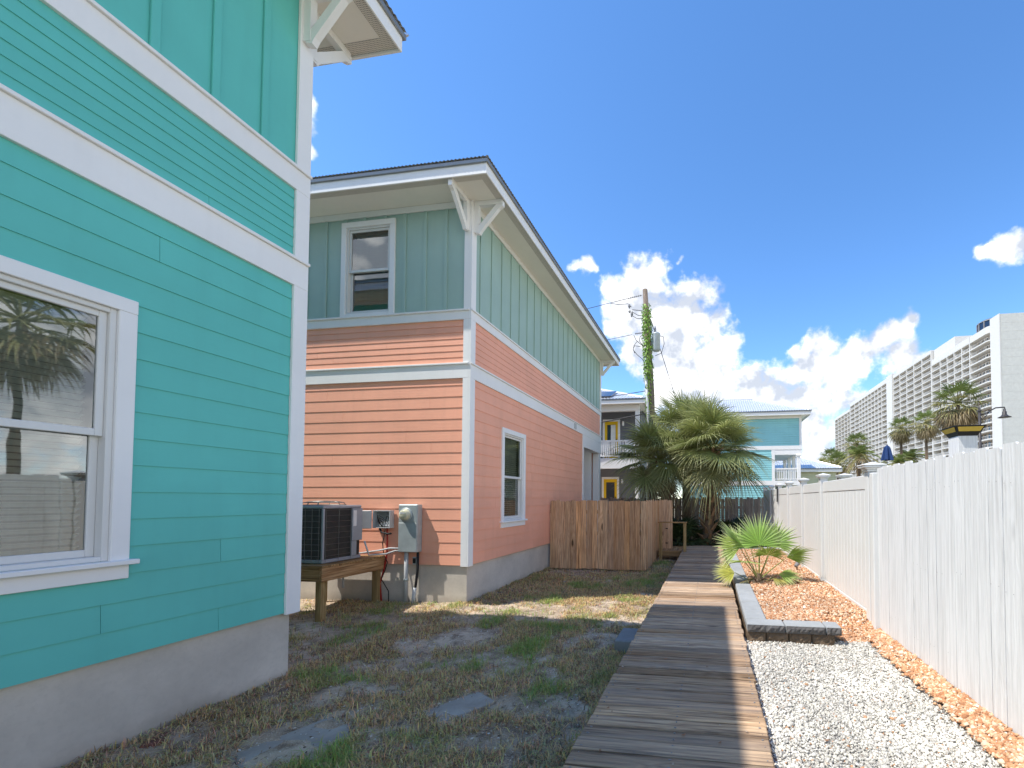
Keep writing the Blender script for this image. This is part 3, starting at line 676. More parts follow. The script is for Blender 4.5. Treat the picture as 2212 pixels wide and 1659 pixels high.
# ------------------------------------------------------------------ houses
def lap_house(key, label, cat, X1, Y0, Y1, X0, cols, zf, b1, b2, zs, win_e=(), win_s=(), win_n=(), bat_e=0, bat_s=0, far_open=None, ov=.61):
    """two-storey house: stucco base, lap siding, trim bands, board-and-batten storey, wide eaves. East wall at X1."""
    h = thing(key, label, cat, ((X0+X1)/2, (Y0+Y1)/2, 0)); lower, upper = cols; ex = .197
    box('foundation', M['concrete'], h, X0+.03, X1-.028, Y0+.028, (far_open or Y1)-.028, -.25, zf+.02)
    E = Wall((X1, 0, 0), (0, 1, 0), (1, 0, 0)); Sw = Wall((0, Y0, 0), (1, 0, 0), (0, -1, 0)); Nw = Wall((0, Y1, 0), (-1, 0, 0), (0, 1, 0))
    for wl, u0, u1, wins, faces in ((E, Y0, Y1, win_e, 'e'), (Sw, X0, X1, win_s, 's'), (Nw, -X1, -X0, win_n, 'n')):
        hl = [(a+.1, b-.1, c+(.13 if s_ else .05), d-.1) for a, b, c, d, s_ in wins]; ho = [(a+.02, b-.02, c+.02, d-.02) for a, b, c, d, s_ in wins]
        lo1 = (far_open if faces == 'e' and far_open else u1)
        wl.backing('wall', M[lower], h, u0+.001, lo1, zf, b1[0], [q for q in hl if q[3] < b1[0]], -.001)
        wl.backing('wall', M[lower], h, u0+.001, u1-.001, b1[0], b2[0], (), -.001); wl.backing('wall', M[upper], h, u0+.001, u1-.001, b2[0], zs+.1, [q for q in hl if q[2] > b2[0]], -.001)
        cw = .115; a0 = u0+cw; a1 = u1-cw
        siding(wl, h, M[lower], a0, (lo1-.09 if lo1 != u1 else a1), zf, b1[0], ex, ho); siding(wl, h, M[lower], a0, a1, b1[1], b2[0], (b2[0]-b1[1])/7, ho)
        if faces != 'n':
            st = bat_e if faces == 'e' else bat_s
            us = [st+k*.406 for k in range(-30, 60)]
        else: us = [u0+.2+k*.406 for k in range(40)]
        battens(wl, h, M[upper], a0, a1, b2[1], zs-.11, us, ho)
        o_ = .03 if faces == 'e' else 0
        q0 = u0-.034 if faces == 'e' else u0; q1 = u1+.034 if faces == 'e' else u1
        band(wl, h, q0, q1, b1[0], b1[1]); band(wl, h, q0, q1, b2[0], b2[1])
        wl.box('frieze', M['white'], h, q0, q1, zs-.11, zs-.002, .001, .03, .003)
        for (z0, z1) in ((zf-.02, b1[0]), (b1[1], b2[0]), (b2[1], zs-.11)):
            for (a, b) in ((q0, a0), (a1, q1)):
                if far_open and faces == 'e' and a == a1 and z1 <= b1[0]: continue
                if faces != 'e': a, b = (max(a, u0), b) if a == u0 else (a, min(b, u1))
                wl.box('corner_trim', M['white'], h, a, b, z0, z1, .001, .033, .003)
        for a, b, c, d, s_ in wins: window(wl, h, a, b, c, d, s_)
    xa, xb, ya, yb, zr = eaves(h, X0, X1, Y0, Y1, ov, zs)
    hip_roof(h, M['metal_roof'], xa, xb, ya, yb, zr, .30)
    for yy, sd in ((Y0+.055, 1), (Y1-.055, -1)): bracket('bracket', h, M['white'], (X1+.034, yy, zs-.002), (1, 0, 0), (0, 1, 0))
    bracket('bracket', h, M['white'], (X1-.055, Y0-.034, zs-.002), (0, -1, 0), (1, 0, 0)); bracket('bracket', h, M['white'], (X1-.055, Y1+.034, zs-.002), (0, 1, 0), (1, 0, 0))
    return h, E, Sw
th, tE, tS = lap_house('turquoise_house', 'turquoise lap-sided two-storey house with white bands and one window over the lawn', 'house', -4.2, -5.5, 3.83, -12.5, ('teal', 'teal'), .70, (4.00, 4.29), (4.99, 5.23), 7.14,
    win_e=[(1.42, 2.54, 1.26, 3.28, True), (-2.4, -1.3, 1.26, 3.28, True)], bat_e=2.59)
ph, pE, pS = lap_house('peach_house', 'peach and sage house with vertical battens upstairs, behind the wooden fence', 'house', -4.17, 6.92, 15.86, -13.5, ('peach', 'sage'), .68, (3.95, 4.22), (4.99, 5.17), 7.12,
    win_e=[(8.07, 9.17, 1.25, 3.28, True)], win_s=[(-6.75, -5.65, 5.172, 6.94, False)], bat_e=7.23, bat_s=-5.06, far_open=13.62)
# open carport corner at the far end of the peach house
box('porch_beam', M['white'], ph, -4.40, -4.139, 13.66, 15.88, 3.55, 3.948, .004); box('porch_column', M['white'], ph, -4.40, -4.155, 15.64, 15.86, 0, 3.549, .004)
box('corner_trim', M['white'], ph, -4.30, -4.138, 13.53, 13.66, .66, 3.949, .003)
pw = Wall((0, 15.5, 0), (1, 0, 0), (0, -1, 0)); siding(pw, ph, M['white'], -6.2, -4.42, .7, 3.55, .16); box('porch_wall', M['white'], ph, -6.2, -4.42, 15.50, 15.58, 0, 3.9)
box('porch_wall', M['grey_wall'], ph, -13, -4.5, 13.66, 13.72, 0, 3.9)
pE.box('cable_plate', M['pvc'], ph, 12.62, 12.82, 4.0, 4.16, .036, .05, .003)
# ------------------------------------------------------------------ services on the peach house
g = 'utility boxes on the peach house wall'
def utilities():
    Yw = 6.895
    ac = thing('ac_condenser', 'grey air conditioner condenser with dark coil guard on timber stand', 'air conditioner', (-6.2, 6.1, .86))
    x0, x1, y0, y1, z0, z1 = -6.57, -5.84, 5.75, 6.48, .865, 1.70
    box('coil', M['coil'], ac, x0+.02, x1-.02, y0+.02, y1-.02, z0+.04, z1-.02)
    box('base_pan', M['ac_grey'], ac, x0, x1, y0, y1, z0-.02, z0+.035, .01)
    mb = MB(); V, F = cbox_vf(x0, x1, y0, y1, z1-.02, z1+.03, .012); mb.add(V, F); mb.build('top_cover', M['ac_grey'], ac)
    cx, cy = (x0+x1)/2, (y0+y1)/2; fg = MB()
    for r, z in ((.30, .035), (.27, .075), (.20, .09), (.13, .095), (.06, .097)):
        fg.tube([(cx+r*math.cos(a), cy+r*math.sin(a), z1+z) for a in np.linspace(0, 2*math.pi, 25)], .006, 4, False)
    for a in np.linspace(0, 2*math.pi, 13)[:-1]: fg.tube([(cx+r*math.cos(a), cy+r*math.sin(a), z1+z) for r, z in ((.30, .035), (.27, .075), (.20, .09), (.06, .097))], .005, 4)
    fg.build('fan_guard', M['ac_wire'], ac)
    for yy, xx in ((y0-.006, None), (None, x1+.006)):
        gm = MB()
        for z in np.arange(z0+.09, z1-.02, .088):
            if xx is None: gm.tube([(x0, yy, z), (x1-.05, yy, z)], .0045, 4)
            else: gm.tube([(xx, y0+.05, z), (xx, y1-.2, z)], .003, 4)
        for u in np.linspace(0.06, .67, 6 if xx is None else 3):
            if xx is None: gm.tube([(x0+u, yy-.004, z0), (x0+u, yy-.004, z1)], .004, 4)
            else: gm.tube([(xx+.004, y0+u*.75, z0), (xx+.004, y0+u*.75, z1)], .003, 4)
        gm.build('coil_guard', M['ac_wire'], ac)
    V, F = cbox_vf(x1-.05, x1+.012, y1-.20, y1+.006, z0+.28, z1-.021, .006); obj('control_panel', V, F, M['ac_grey'], ac)
    box('corner_post', M['ac_grey'], ac, x1-.05, x1+.006, y1-.20, y1-.10, z0+.036, z0+.279, .005); box('corner_post', M['ac_grey'], ac, x1-.03, x1+.004, y0-.004, y0+.03, z0+.036, z1-.021, .005)
    box('rating_label', M['sticker'], ac, x1+.0125, x1+.0145, y1-.185, y1-.12, z0+.52, z0+.78)
    # oval badge with raised lettering on the coil guard
    bc = np.array((x0+.22, y0-.014, z0+.60)); a_ = np.linspace(0, 2*math.pi, 25)[:-1]
    for nm, rx, rz, d, mt in (('badge_rim', .078, .036, 0, M['sticker']), ('badge', .07, .03, -.004, M['badge'])):
        V, F = prism_vf([bc+np.array((rx*math.cos(q), d, rz*math.sin(q))) for q in a_], (0, -.005, 0)); b_ = obj(nm, V, F, mt, ac)
    cu = bpy.data.curves.new('badge_text', 'FONT'); cu.body = 'Carrier'; cu.size = .034; cu.align_x = 'CENTER'; cu.align_y = 'CENTER'; cu.extrude = .0008
    to = bpy.data.objects.new('badge_text', cu); COL.objects.link(to); dg = bpy.context.evaluated_depsgraph_get(); me = bpy.data.meshes.new_from_object(to.evaluated_get(dg)); bpy.data.objects.remove(to)
    me.materials.clear(); me.materials.append(M['sticker']); place('badge_lettering', me, bc+np.array((0, -.0105, 0)), ac, rot=(math.pi/2, 0, 0))
    # stand
    st = thing('timber_stand', 'treated timber stand under the air conditioner', 'stand', (-6.2, 6.2, 0))
    for k in range(8): box('plank', M['plat'], st, -6.92, -5.69, 5.60+k*.155, 5.60+k*.155+.148, .80, .838, .004)
    box('beam', M['platY'], st, -5.74, -5.70, 5.61, 6.86, .60, .798, .004); box('beam', M['plat'], st, -6.9, -5.742, 5.61, 5.65, .60, .798, .004); box('beam', M['platY'], st, -6.92, -6.88, 5.66, 6.86, .60, .798, .004)
    for (x, y) in ((-5.80, 5.70), (-6.86, 5.70), (-5.80, 6.78), (-6.86, 6.78)): box('post', M['platZ'], st, x-.048, x+.048, y-.048, y+.048, -.08, .796, .004)
    # electric meter
    mt = thing('electric_meter', 'grey electric meter cabinet with round dial on peach wall', 'meter box', (-5.2, 6.83, .91), g)
    V, F = cbox_vf(-5.38, -5.02, Yw-.13, Yw, .91, 1.735, .008); obj('cabinet', V, F, M['meter_grey'], mt)
    V, F = cbox_vf(-5.372, -5.028, Yw-.137, Yw-.1305, 1.425, 1.727, .003); obj('meter_cover', V, F, M['meter_grey'], mt)
    V, F = cbox_vf(-5.372, -5.028, Yw-.141, Yw-.1305, .918, 1.418, .003); obj('breaker_door', V, F, M['meter_grey'], mt)
    V, F = lathe_vf((0, 0, 0), [(.098, 0), (.098, .02), (.085, .024), (.083, .075), (.070, .088), (0.001, .09)], 24)
    V = [(-5.23+x, Yw-.138-z, 1.56+y) for x, y, z in V]; dl = obj('dial', V, [tuple(reversed(f)) for f in F], M['meter_glass'], mt, True)
    box('dial_plate', M['pvc'], dl, -5.275, -5.185, Yw-.2305, Yw-.2285, 1.575, 1.605)
    V, F = lathe_vf((0, 0, 0), [(.12, 0), (.12, .012), (.1, .016)], 24); obj('dial_ring', [(-5.23+x, Yw-.1385-z, 1.56+y) for x, y, z in V], [tuple(reversed(f)) for f in F], M['meter_grey'], mt, True)
    MB().tube([(-5.27, Yw-.06, .93), (-5.27, Yw-.06, .45), (-5.28, Yw-.04, -.05)], .034, 12).build('service_pipe', M['pvc'], mt, True)
    MB().tube([(-5.27, Yw-.06, .40), (-5.27, Yw-.06, .44)], .041, 12).build('pipe_strap', M['meter_grey'], mt, True)
    MB().tube([(-5.05, Yw-.06, .92), (-5.045, Yw-.07, .6), (-5.06, Yw-.09, .35), (-5.10, Yw-.09, .1), (-5.12, Yw-.06, -.05)], .022, 10).build('black_cable', M['rubber'], mt, True)
    MB().tube([(-5.075, Yw-.095, .30), (-5.105, Yw-.09, .05), (-5.11, Yw-.08, -.04)], .03, 10).build('cable_sleeve', M['pvc'], mt, True)
    gb = MB(); V, F = cbox_vf(-5.16, -5.07, Yw-.06, Yw-.005, .68, .82, .012); gb.add(V, F).build('outlet_box', M['pvc'], mt)
    box('outlet_face', M['rubber'], mt, -5.145, -5.09, Yw-.064, Yw-.0605, .71, .80)
    # open network interface box
    nb = thing('cable_box', 'small open cable box with tangled wires on peach wall', 'cable box', (-5.74, 6.85, 1.32), g)
    mb = MB()
    mb.box(-5.91, -5.57, Yw-.012, Yw, 1.32, 1.63); mb.box(-5.91, -5.895, Yw-.10, Yw-.0125, 1.32, 1.63); mb.box(-5.585, -5.57, Yw-.10, Yw-.0125, 1.32, 1.63); mb.box(-5.894, -5.586, Yw-.10, Yw-.0125, 1.32, 1.335); mb.box(-5.894, -5.586, Yw-.10, Yw-.0125, 1.615, 1.63)
    mb.build('housing', M['pvc'], nb)
    for k in range(7): box('terminal_rib', M['meter_grey'], nb, -5.88, -5.60, Yw-.03, Yw-.013, 1.48+k*.018, 1.488+k*.018)
    for k in range(4): box('terminal', M['sticker'], nb, -5.80+k*.055, -5.76+k*.055, Yw-.075, Yw-.013, 1.35, 1.43, .006)
    V, F = cbox_vf(-.27, 0, -.03, 0, 1.31, 1.63, .008); ca, sa = math.cos(.3), math.sin(.3)
    obj('hinged_cover', [(-5.915+x*ca-y*sa*.3, Yw-.105+x*sa+y, z) for x, y, z in V], F, M['pvc'], nb)
    for k in range(7):
        p0 = np.array((-5.80+.035*k, Yw-.08, 1.42)); p1 = np.array((-5.85+random.uniform(0, .24), Yw-.11, random.uniform(1.40, 1.6))); p2 = np.array((-5.72+random.uniform(-.04, .04), Yw-.06, 1.33))
        t = np.linspace(0, 1, 9)[:, None]; MB().tube((1-t)**2*p0+2*t*(1-t)*(p1*1.6-(p0+p2)*.3)+t*t*p2, .005, 5).build('wire', M['rubber'], nb, True)
    MB().tube([(-5.66, Yw-.05, 1.32), (-5.655, Yw-.05, 1.1), (-5.66, Yw-.05, .85), (-5.70, Yw-.06, .6), (-5.765, Yw-.07, .35), (-5.74, Yw-.07, .1), (-5.72, Yw-.07, -.04)], .014, 8).build('red_conduit', M['red'], nb, True)
    MB().tube([(-5.69, Yw-.06, 1.30), (-5.73, Yw-.07, 1.05), (-5.71, Yw-.06, .85), (-5.63, Yw-.07, .72), (-5.67, Yw-.07, .58), (-5.74, Yw-.07, .42), (-5.60, Yw-.07, .22), (-5.595, Yw-.06, -.04)], .008, 7).build('black_wire', M['rubber'], nb, True)
    MB().tube([(-5.80, Yw-.06, 1.31), (-5.74, Yw-.08, 1.24), (-5.62, Yw-.09, 1.22), (-5.55, Yw-.09, 1.225)], .016, 7).build('wire_bundle', M['rubber'], nb, True)
    lp = MB(); lp.tube([(-5.80, 6.5, 1.12), (-5.78, 6.55, .95), (-5.80, 6.6, .87), (-5.6, 6.75, .875), (-5.5, Yw-.05, .92), (-5.3, Yw-.03, .93)], .013, 8); lp.tube([(-6.1, 6.7, .88), (-5.75, 6.78, .93), (-5.6, Yw-.05, .965), (-5.27, Yw-.04, .96)], .014, 8)
    tag(lp.build('conduit_run', M['pvc'], None, True), 'grey flexible conduit running from air conditioner to meter', 'conduit')
utilities()
MB().tube([(-6.1, 6.4, .60), (-6.09, 6.4, .35)], .017, 8).build('drain_pipe', M['pvc'], bpy.data.objects['timber_stand'], True)

# ------------------------------------------------------------------ brown fence by the peach house
def picket_mesh(name, mat, w, h, t=.017, ear=.028):
    P = [(-w/2, -t/2, 0), (w/2, -t/2, 0), (w/2, -t/2, h-ear), (w/2-ear, -t/2, h), (-w/2+ear, -t/2, h), (-w/2, -t/2, h-ear)]
    V, F = prism_vf(P, (0, t, 0)); return raw_mesh(name, V, F, mat)
fn = thing('wooden_fence', 'brown wooden picket fence screening the side of the peach house', 'fence', (-2.9, 10.7, 0))
pkm = [picket_mesh('picket', M['fencewood'], .136, h, ear=.02) for h in (1.74, 1.755, 1.73)]
for k in range(18): place('picket', pkm[k % 3], (-4.075+k*.1405, 10.70+random.uniform(-.004, .004), .05+random.uniform(-.012, .012)), fn, rot=(random.uniform(-.008, .008), random.uniform(-.006, .006), random.uniform(-.03, .03)))
for k in range(18): place('picket', pkm[(k+1) % 3], (-1.61+random.uniform(-.004, .004), 10.80+k*.1405, .05+random.uniform(-.012, .012)), fn, rot=(0, random.uniform(-.006, .006), math.pi/2))
for z in (.35, .95, 1.5): box('rail', M['plat'], fn, -4.15, -1.63, 10.712, 10.75, z-.045, z+.045); box('rail', M['platY'], fn, -1.66, -1.622, 10.76, 13.3, z-.045, z+.045)
for k in range(3): place('picket', pkm[k], (-1.535+k*.1405, 13.33, .06), fn)
box('hinge', M['black'], fn, -1.40, -1.33, 13.312, 13.319, .9, .93); box('hinge', M['black'], fn, -1.40, -1.33, 13.312, 13.319, .45, .48)
# older fence behind the palms
of = thing('weathered_fence', 'old weathered picket fence standing behind the palms', 'fence', (-2, 17.3, 0))
om = [picket_mesh('picket', M['oldwood'], .138, h, ear=.03) for h in (1.88, 1.85, 1.90)]
for k in range(64): place('picket', om[k % 3], (-6.9+k*.1415, 17.3+random.uniform(-.006, .006), 0), of, rot=(0, random.uniform(-.008, .008), random.uniform(-.04, .04)))
for z in (.4, 1.5): box('rail', M['oldwood'], of, -7, 2.1, 17.315, 17.355, z-.045, z+.045)
box('post', M['oldwood'], of, 2.02, 2.16, 16.6, 16.74, 0, 2.2, .01)

# ------------------------------------------------------------------ white fences on the right
vf = thing('vinyl_fence', 'smooth white vinyl privacy fence with capped posts behind the fan palm', 'fence', (2.0, 10, .1))
posts = [5.74, 8.09, 9.75, 11.45, 13.1, 14.75, 16.4]
def post_cap(p, x, y, z, w):
    mb = MB()
    for a, b, q in ((w*.62, .0, .03), (w*.78, .03, .05), (w*1.0, .05, .075), (w*1.08, .075, .09)):
        V, F = cbox_vf(x-a, x+a, y-a, y+a, z+b, z+q, .006); mb.add(V, F)
    V = [(x-w, y-w, z+.09), (x+w, y-w, z+.09), (x+w, y+w, z+.09), (x-w, y+w, z+.09), (x, y, z+.125)]; mb.add(V, [(0, 1, 4), (1, 2, 4), (2, 3, 4), (3, 0, 4)])
    return mb.build('post_cap', M['vinyl'], p)
for i, y in enumerate(posts):
    p = box('post', M['vinyl'], vf, 1.935, 2.065, y-.065, y+.065, .05, 2.17, .008); post_cap(p, 2.0, y, 2.171, .10 if i else .125)
box('post', M['vinyl'], vf, 1.94, 2.06, posts[0]-.205, posts[0]-.085, .05, 2.15, .008)
for a, b in zip(posts, posts[1:]):
    a += .066; b -= .066
    box('top_rail', M['vinyl'], vf, 1.975, 2.025, a, b, 1.955, 2.135, .006); box('bottom_rail', M['vinyl'], vf, 1.975, 2.025, a, b, .25, .41, .006)
    n = max(3, round((b-a)/.15)); w = (b-a)/n
    for k in range(n):
        V, F = cbox_vf(1.983, 2.017, a+k*w+.0018, a+(k+1)*w-.0018, .411, 1.954, .009); obj('board', V, F, M['vinyl'], vf)
MB().tube([(1.93, 13.02, 2.2), (1.925, 13.02, 1.75)], .02, 6).build('gate_latch', M['black'], vf)
# a second vinyl post of the neighbour's cross fence
nf = thing('neighbour_fence_post', 'white vinyl post with wide flared cap beyond the vinyl fence', 'fence post', (2.65, 9.1, 0))
p = box('shaft', M['vinyl'], nf, 2.585, 2.715, 9.02, 9.15, 0, 2.22, .008); post_cap(nf, 2.65, 9.085, 2.221, .125)
wf = thing('painted_picket_fence', 'tall white-painted wooden picket fence with knotty boards beside white gravel', 'fence', (2.0, 3, .15))
pw_ = [picket_mesh('picket', M['paintwood'], .1445, h, .018, .015) for h in (2.02, 2.03, 2.01, 2.025)]
y = 5.46; k = 0
while y > .4:
    place('picket', pw_[k % 4], (2.0+random.uniform(-.003, .003), y, .185+random.uniform(-.01, .008)), wf, rot=(random.uniform(-.003, .003), random.uniform(-.003, .003), math.pi/2+random.uniform(-.012, .012))); y -= .1495; k += 1
for z in (.5, 1.2, 1.95): box('rail', M['paintwood'], wf, 2.012, 2.05, .3, 5.53, z-.045, z+.045)
nm = MB()
Vn, Fn = lathe_vf((0, 0, 0), [(.0028, 0), (.0028, .0012), (.001, .0015)], 6)
for yy in np.arange(.4, 5.46, .1495):
    for z in (.5, 1.2, 1.95):
        if random.random() < .45: continue
        zj = random.uniform(-.04, .04)
        for q in (-.035+random.uniform(-.012, .012), .035+random.uniform(-.012, .012)): nm.add([(1.9905-c_, yy+q+a_, z+zj+b_) for a_, b_, c_ in Vn], Fn)
nm.build('nail_heads', M['insul'], wf)['kind'] = 'stuff'

# ------------------------------------------------------------------ retaining border
rw = thing('block_border', 'grey concrete block border edging the planting bed next to the boardwalk', 'border', (.6, 6, .2))
def block(x0, x1, y0, y1):
    c = box('cap_block', M['block'], rw, x0+.004, x1-.004, y0+.004, y1-.004, .31, .405, .014)
    mb = MB(); n = max(2, int((x1-x0)/.03))
    return c
def rough_face(x0, x1, y, z0, z1, mat, name):
    nx, nz = max(3, int((x1-x0)/.025)), max(3, int((z1-z0)/.025)); V = []
    for j in range(nz+1):
        for i in range(nx+1): V.append((x0+(x1-x0)*i/nx, y-(random.uniform(0, .022) if 0 < i < nx and 0 < j < nz else 0), z0+(z1-z0)*j/nz))
    F = [(j*(nx+1)+i, j*(nx+1)+i+1, (j+1)*(nx+1)+i+1, (j+1)*(nx+1)+i) for j in range(nz) for i in range(nx)]
    return obj(name, V, F, mat, rw)
for (a, b) in ((.40, .83), (.83, 1.27), (1.27, 1.44)):
    block(a, b, 5.07, 5.30); rough_face(a+.008, b-.008, 5.071, .312, .395, M['blockrough'], 'split_face')
for (a, b) in ((.40, .62), (.62, .87), (.87, 1.12), (1.12, 1.37)): box('base_block', M['blockbase'], rw, a+.004, b-.004, 5.10, 5.30, .10, .309, .01); rough_face(a+.01, b-.01, 5.099, .12, .30, M['blockbase'], 'base_face')
y = 5.30
while y < 13.0:
    if not 7.62 < y+.2 < 8.0: block(.40, .655, y, y+.43); box('base_block', M['blockbase'], rw, .42, .64, y+.004, y+.426, .08, .309, .01)
    else: box('base_block', M['blockbase'], rw, .42, .64, y+.004, y+.426, .08, .26, .01)
    y += .43
for k in range(3): block(.66+k*.43, .66+k*.43+.43, 12.9, 13.13)
# loose things on the lawn
V, F = cbox_vf(-1.16, -.90, 5.1, 5.62, -.02, .13, .012); tag(obj('concrete_step', V, F, M['paver']), 'dark grey concrete block half under the boardwalk edge', 'block')
def rot_slab(name, mat, cx, cy, lx, ly, a, z0, z1, label, cat, tilt=0):
    V, F = cbox_vf(-lx/2, lx/2, -ly/2, ly/2, z0, z1, .008); ca, sa = math.cos(a), math.sin(a)
    V = [(cx+x*ca-y*sa, cy+x*sa+y*ca, z+tilt*x) for x, y, z in V]; return tag(obj(name, V, F, mat), label, cat)
rot_slab('stone_slab', M['slab'], -2.18, 3.52, .30, .52, -.55, -.03, .022, 'long flat stone slab sunk in the grass near the boardwalk', 'slab')
rot_slab('worn_slab', M['slab'], -3.02, 2.82, .52, .66, -.35, -.05, .018, 'wide worn concrete slab level with the lawn below the turquoise wall', 'slab')
rot_slab('loose_brick', M['brick'], -4.10, 2.68, .11, .21, .75, -.01, .055, 'red clay brick lying against the turquoise house foundation', 'brick', .05)
for k, (x, y, r, lb) in enumerate(((-3.72, 2.62, .04, 'pale round stone beside the red brick'), (-3.45, 3.05, .03, 'small chalky stone lying on bare sand by the worn slab'), (-2.62, 4.6, .035, 'pale stone among dry grass midway across the lawn'))):
    V = [(x+r*math.cos(a)*math.cos(b)*random.uniform(.8, 1.2), y+r*math.sin(a)*math.cos(b)*random.uniform(.8, 1.2), float(heights(np.array(x), np.array(y)))+.008+r*.6*math.sin(b)) for b in np.linspace(-1.5, 1.5, 6) for a in np.linspace(0, 6.28, 9)[:-1]]
    F = [(i*8+j, i*8+(j+1) % 8, (i+1)*8+(j+1) % 8, (i+1)*8+j) for i in range(5) for j in range(8)]
    tag(obj('stone', V, F, M['slab']), lb, 'stone')
tw = MB()
for k in range(90):
    x, y = random.uniform(-4.0, -.95), random.uniform(1.8, 9); z = float(heights(np.array(x), np.array(y)))+.012; a = random.uniform(0, 6.28); l = random.uniform(.04, .13)
    tw.tube([(x, y, z), (x+l*.5*math.cos(a), y+l*.5*math.sin(a), z+.012), (x+l*math.cos(a+.3), y+l*math.sin(a+.3), z)], .0028, 4)
o = tw.build('twig_litter', M['boot']); o['kind'] = 'stuff'; tag(o, 'dry twigs scattered over the lawn', 'twigs')
nl = 9000; lx = RNG.uniform(-4.2, -.85, nl); ly = 1.2+RNG.random(nl)**1.4*9; lz = heights(lx, ly)+RNG.uniform(.003, .02, nl); la = RNG.random(nl)*6.28; ls = RNG.uniform(.005, .017, nl)
c_, s_ = np.cos(la)*ls, np.sin(la)*ls; tz = RNG.uniform(-.006, .006, (nl, 4)); q_ = RNG.uniform(.3, .6, nl)
LV = np.stack([np.stack([lx+c_, ly+s_, lz+tz[:, 0]], 1), np.stack([lx-s_*q_, ly+c_*q_, lz+tz[:, 1]], 1), np.stack([lx-c_, ly-s_, lz+tz[:, 2]], 1), np.stack([lx+s_*q_, ly-c_*q_, lz+tz[:, 3]], 1)], 1).reshape(-1, 3)
fx = np.concatenate([RNG.uniform(-.8, .34, 26), RNG.uniform(.4, 1.9, 22)]); fy = 2.2+RNG.random(48)**1.5*5; fz2 = np.concatenate([np.full(26, .309), bed_z(fx[26:], np.minimum(fy[26:], 5))+.02]); fa = RNG.random(48)*6.28; fs = RNG.uniform(.012, .026, 48); fc, fs2 = np.cos(fa)*fs, np.sin(fa)*fs
k_ = fy[26:] < 5.0; keep_ = np.concatenate([np.ones(26, bool), k_]); FV = np.stack([np.stack([fx+fc, fy+fs2, fz2+.006], 1), np.stack([fx-fs2*.5, fy+fc*.5, fz2], 1), np.stack([fx-fc, fy-fs2, fz2+.004], 1), np.stack([fx+fs2*.5, fy-fc*.5, fz2], 1)], 1)[keep_].reshape(-1, 3)
LV = np.concatenate([LV, FV]); nx_ = len(FV)//4
LC = np.array([(.62, .55, .45), (.30, .20, .12), (.14, .10, .07), (.48, .36, .22), (.70, .68, .63)])[RNG.integers(0, 5, nl)]; LC = np.concatenate([LC, np.array([(.36, .17, .08), (.28, .15, .08), (.50, .40, .30)])[RNG.integers(0, 3, nx_)]]); nl += nx_
o = bpy.data.objects.new('leaf_litter', fast_mesh('leaf_litter', LV, np.arange(nl*4).reshape(-1, 4), M['grass'], np.repeat(LC, 4, 0))); COL.objects.link(o); o['kind'] = 'stuff'; tag(o, 'small leaf scraps littering the lawn, boardwalk and white gravel', 'leaf litter')
gl = thing('garden_spotlight', 'small garden spotlight on a stake at the vinyl fence foot', 'garden light', (1.73, 9.14, .34))
MB().tube([(1.73, 9.14, .3), (1.73, 9.14, .46)], .012, 8).build('stake', M['black'], gl); MB().tube([(1.70, 9.12, .46), (1.76, 9.17, .52)], [.035, .045], 10).build('head', M['insul'], gl)

# ------------------------------------------------------------------ palms
def fan_vf(hub, axis, side, R, spread, nl, droop, cup=.1, wmax=.034, fuse=.45, rnd=None, tipdroop=1.0):
    """palm fan: leaflets fused near the hub, splitting into drooping points"""
    r = rnd or random; hub = np.array(hub, float); a = np.array(axis, float); a /= np.linalg.norm(a); s = np.array(side, float); s -= a*(s@a); s /= np.linalg.norm(s); nrm = np.cross(s, a)
    if nrm[2] < 0: nrm = -nrm
    V, F, C = [], [], []; dth = 2*spread/nl
    for i in range(nl):
        th = -spread+(i+.5)*dth+r.uniform(-.3, .3)*dth; ln = R*(.70+.30*math.cos(th*.62))*r.uniform(.84, 1.08); d = a*math.cos(th)+s*math.sin(th); sd = -a*math.sin(th)+s*math.cos(th)
        g = np.array([0, 0, -1.]); dr = droop*r.uniform(.7, 1.35); k0 = len(V)
        tilt = (1 if i % 2 else -1)*.35
        for t in (0.03, .25, .48, .66, .84, 1.0):
            rr = t*ln; w = min(math.tan(dth/2)*rr*1.12, wmax) if t < fuse+.1 else wmax*max(0.02, (1-t)/(1-fuse-.1))
            w = min(w, wmax)
            p = hub+d*rr+nrm*cup*R*(t*(1-t))*math.cos(th*.5)+g*dr*R*max(0, t-.35)**2*tipdroop
            off = sd*w+nrm*w*tilt
            V += [p-off, p+off]
        F += [(k0+2*j, k0+2*j+1, k0+2*j+3, k0+2*j+2) for j in range(5)]
    return np.array(V), F
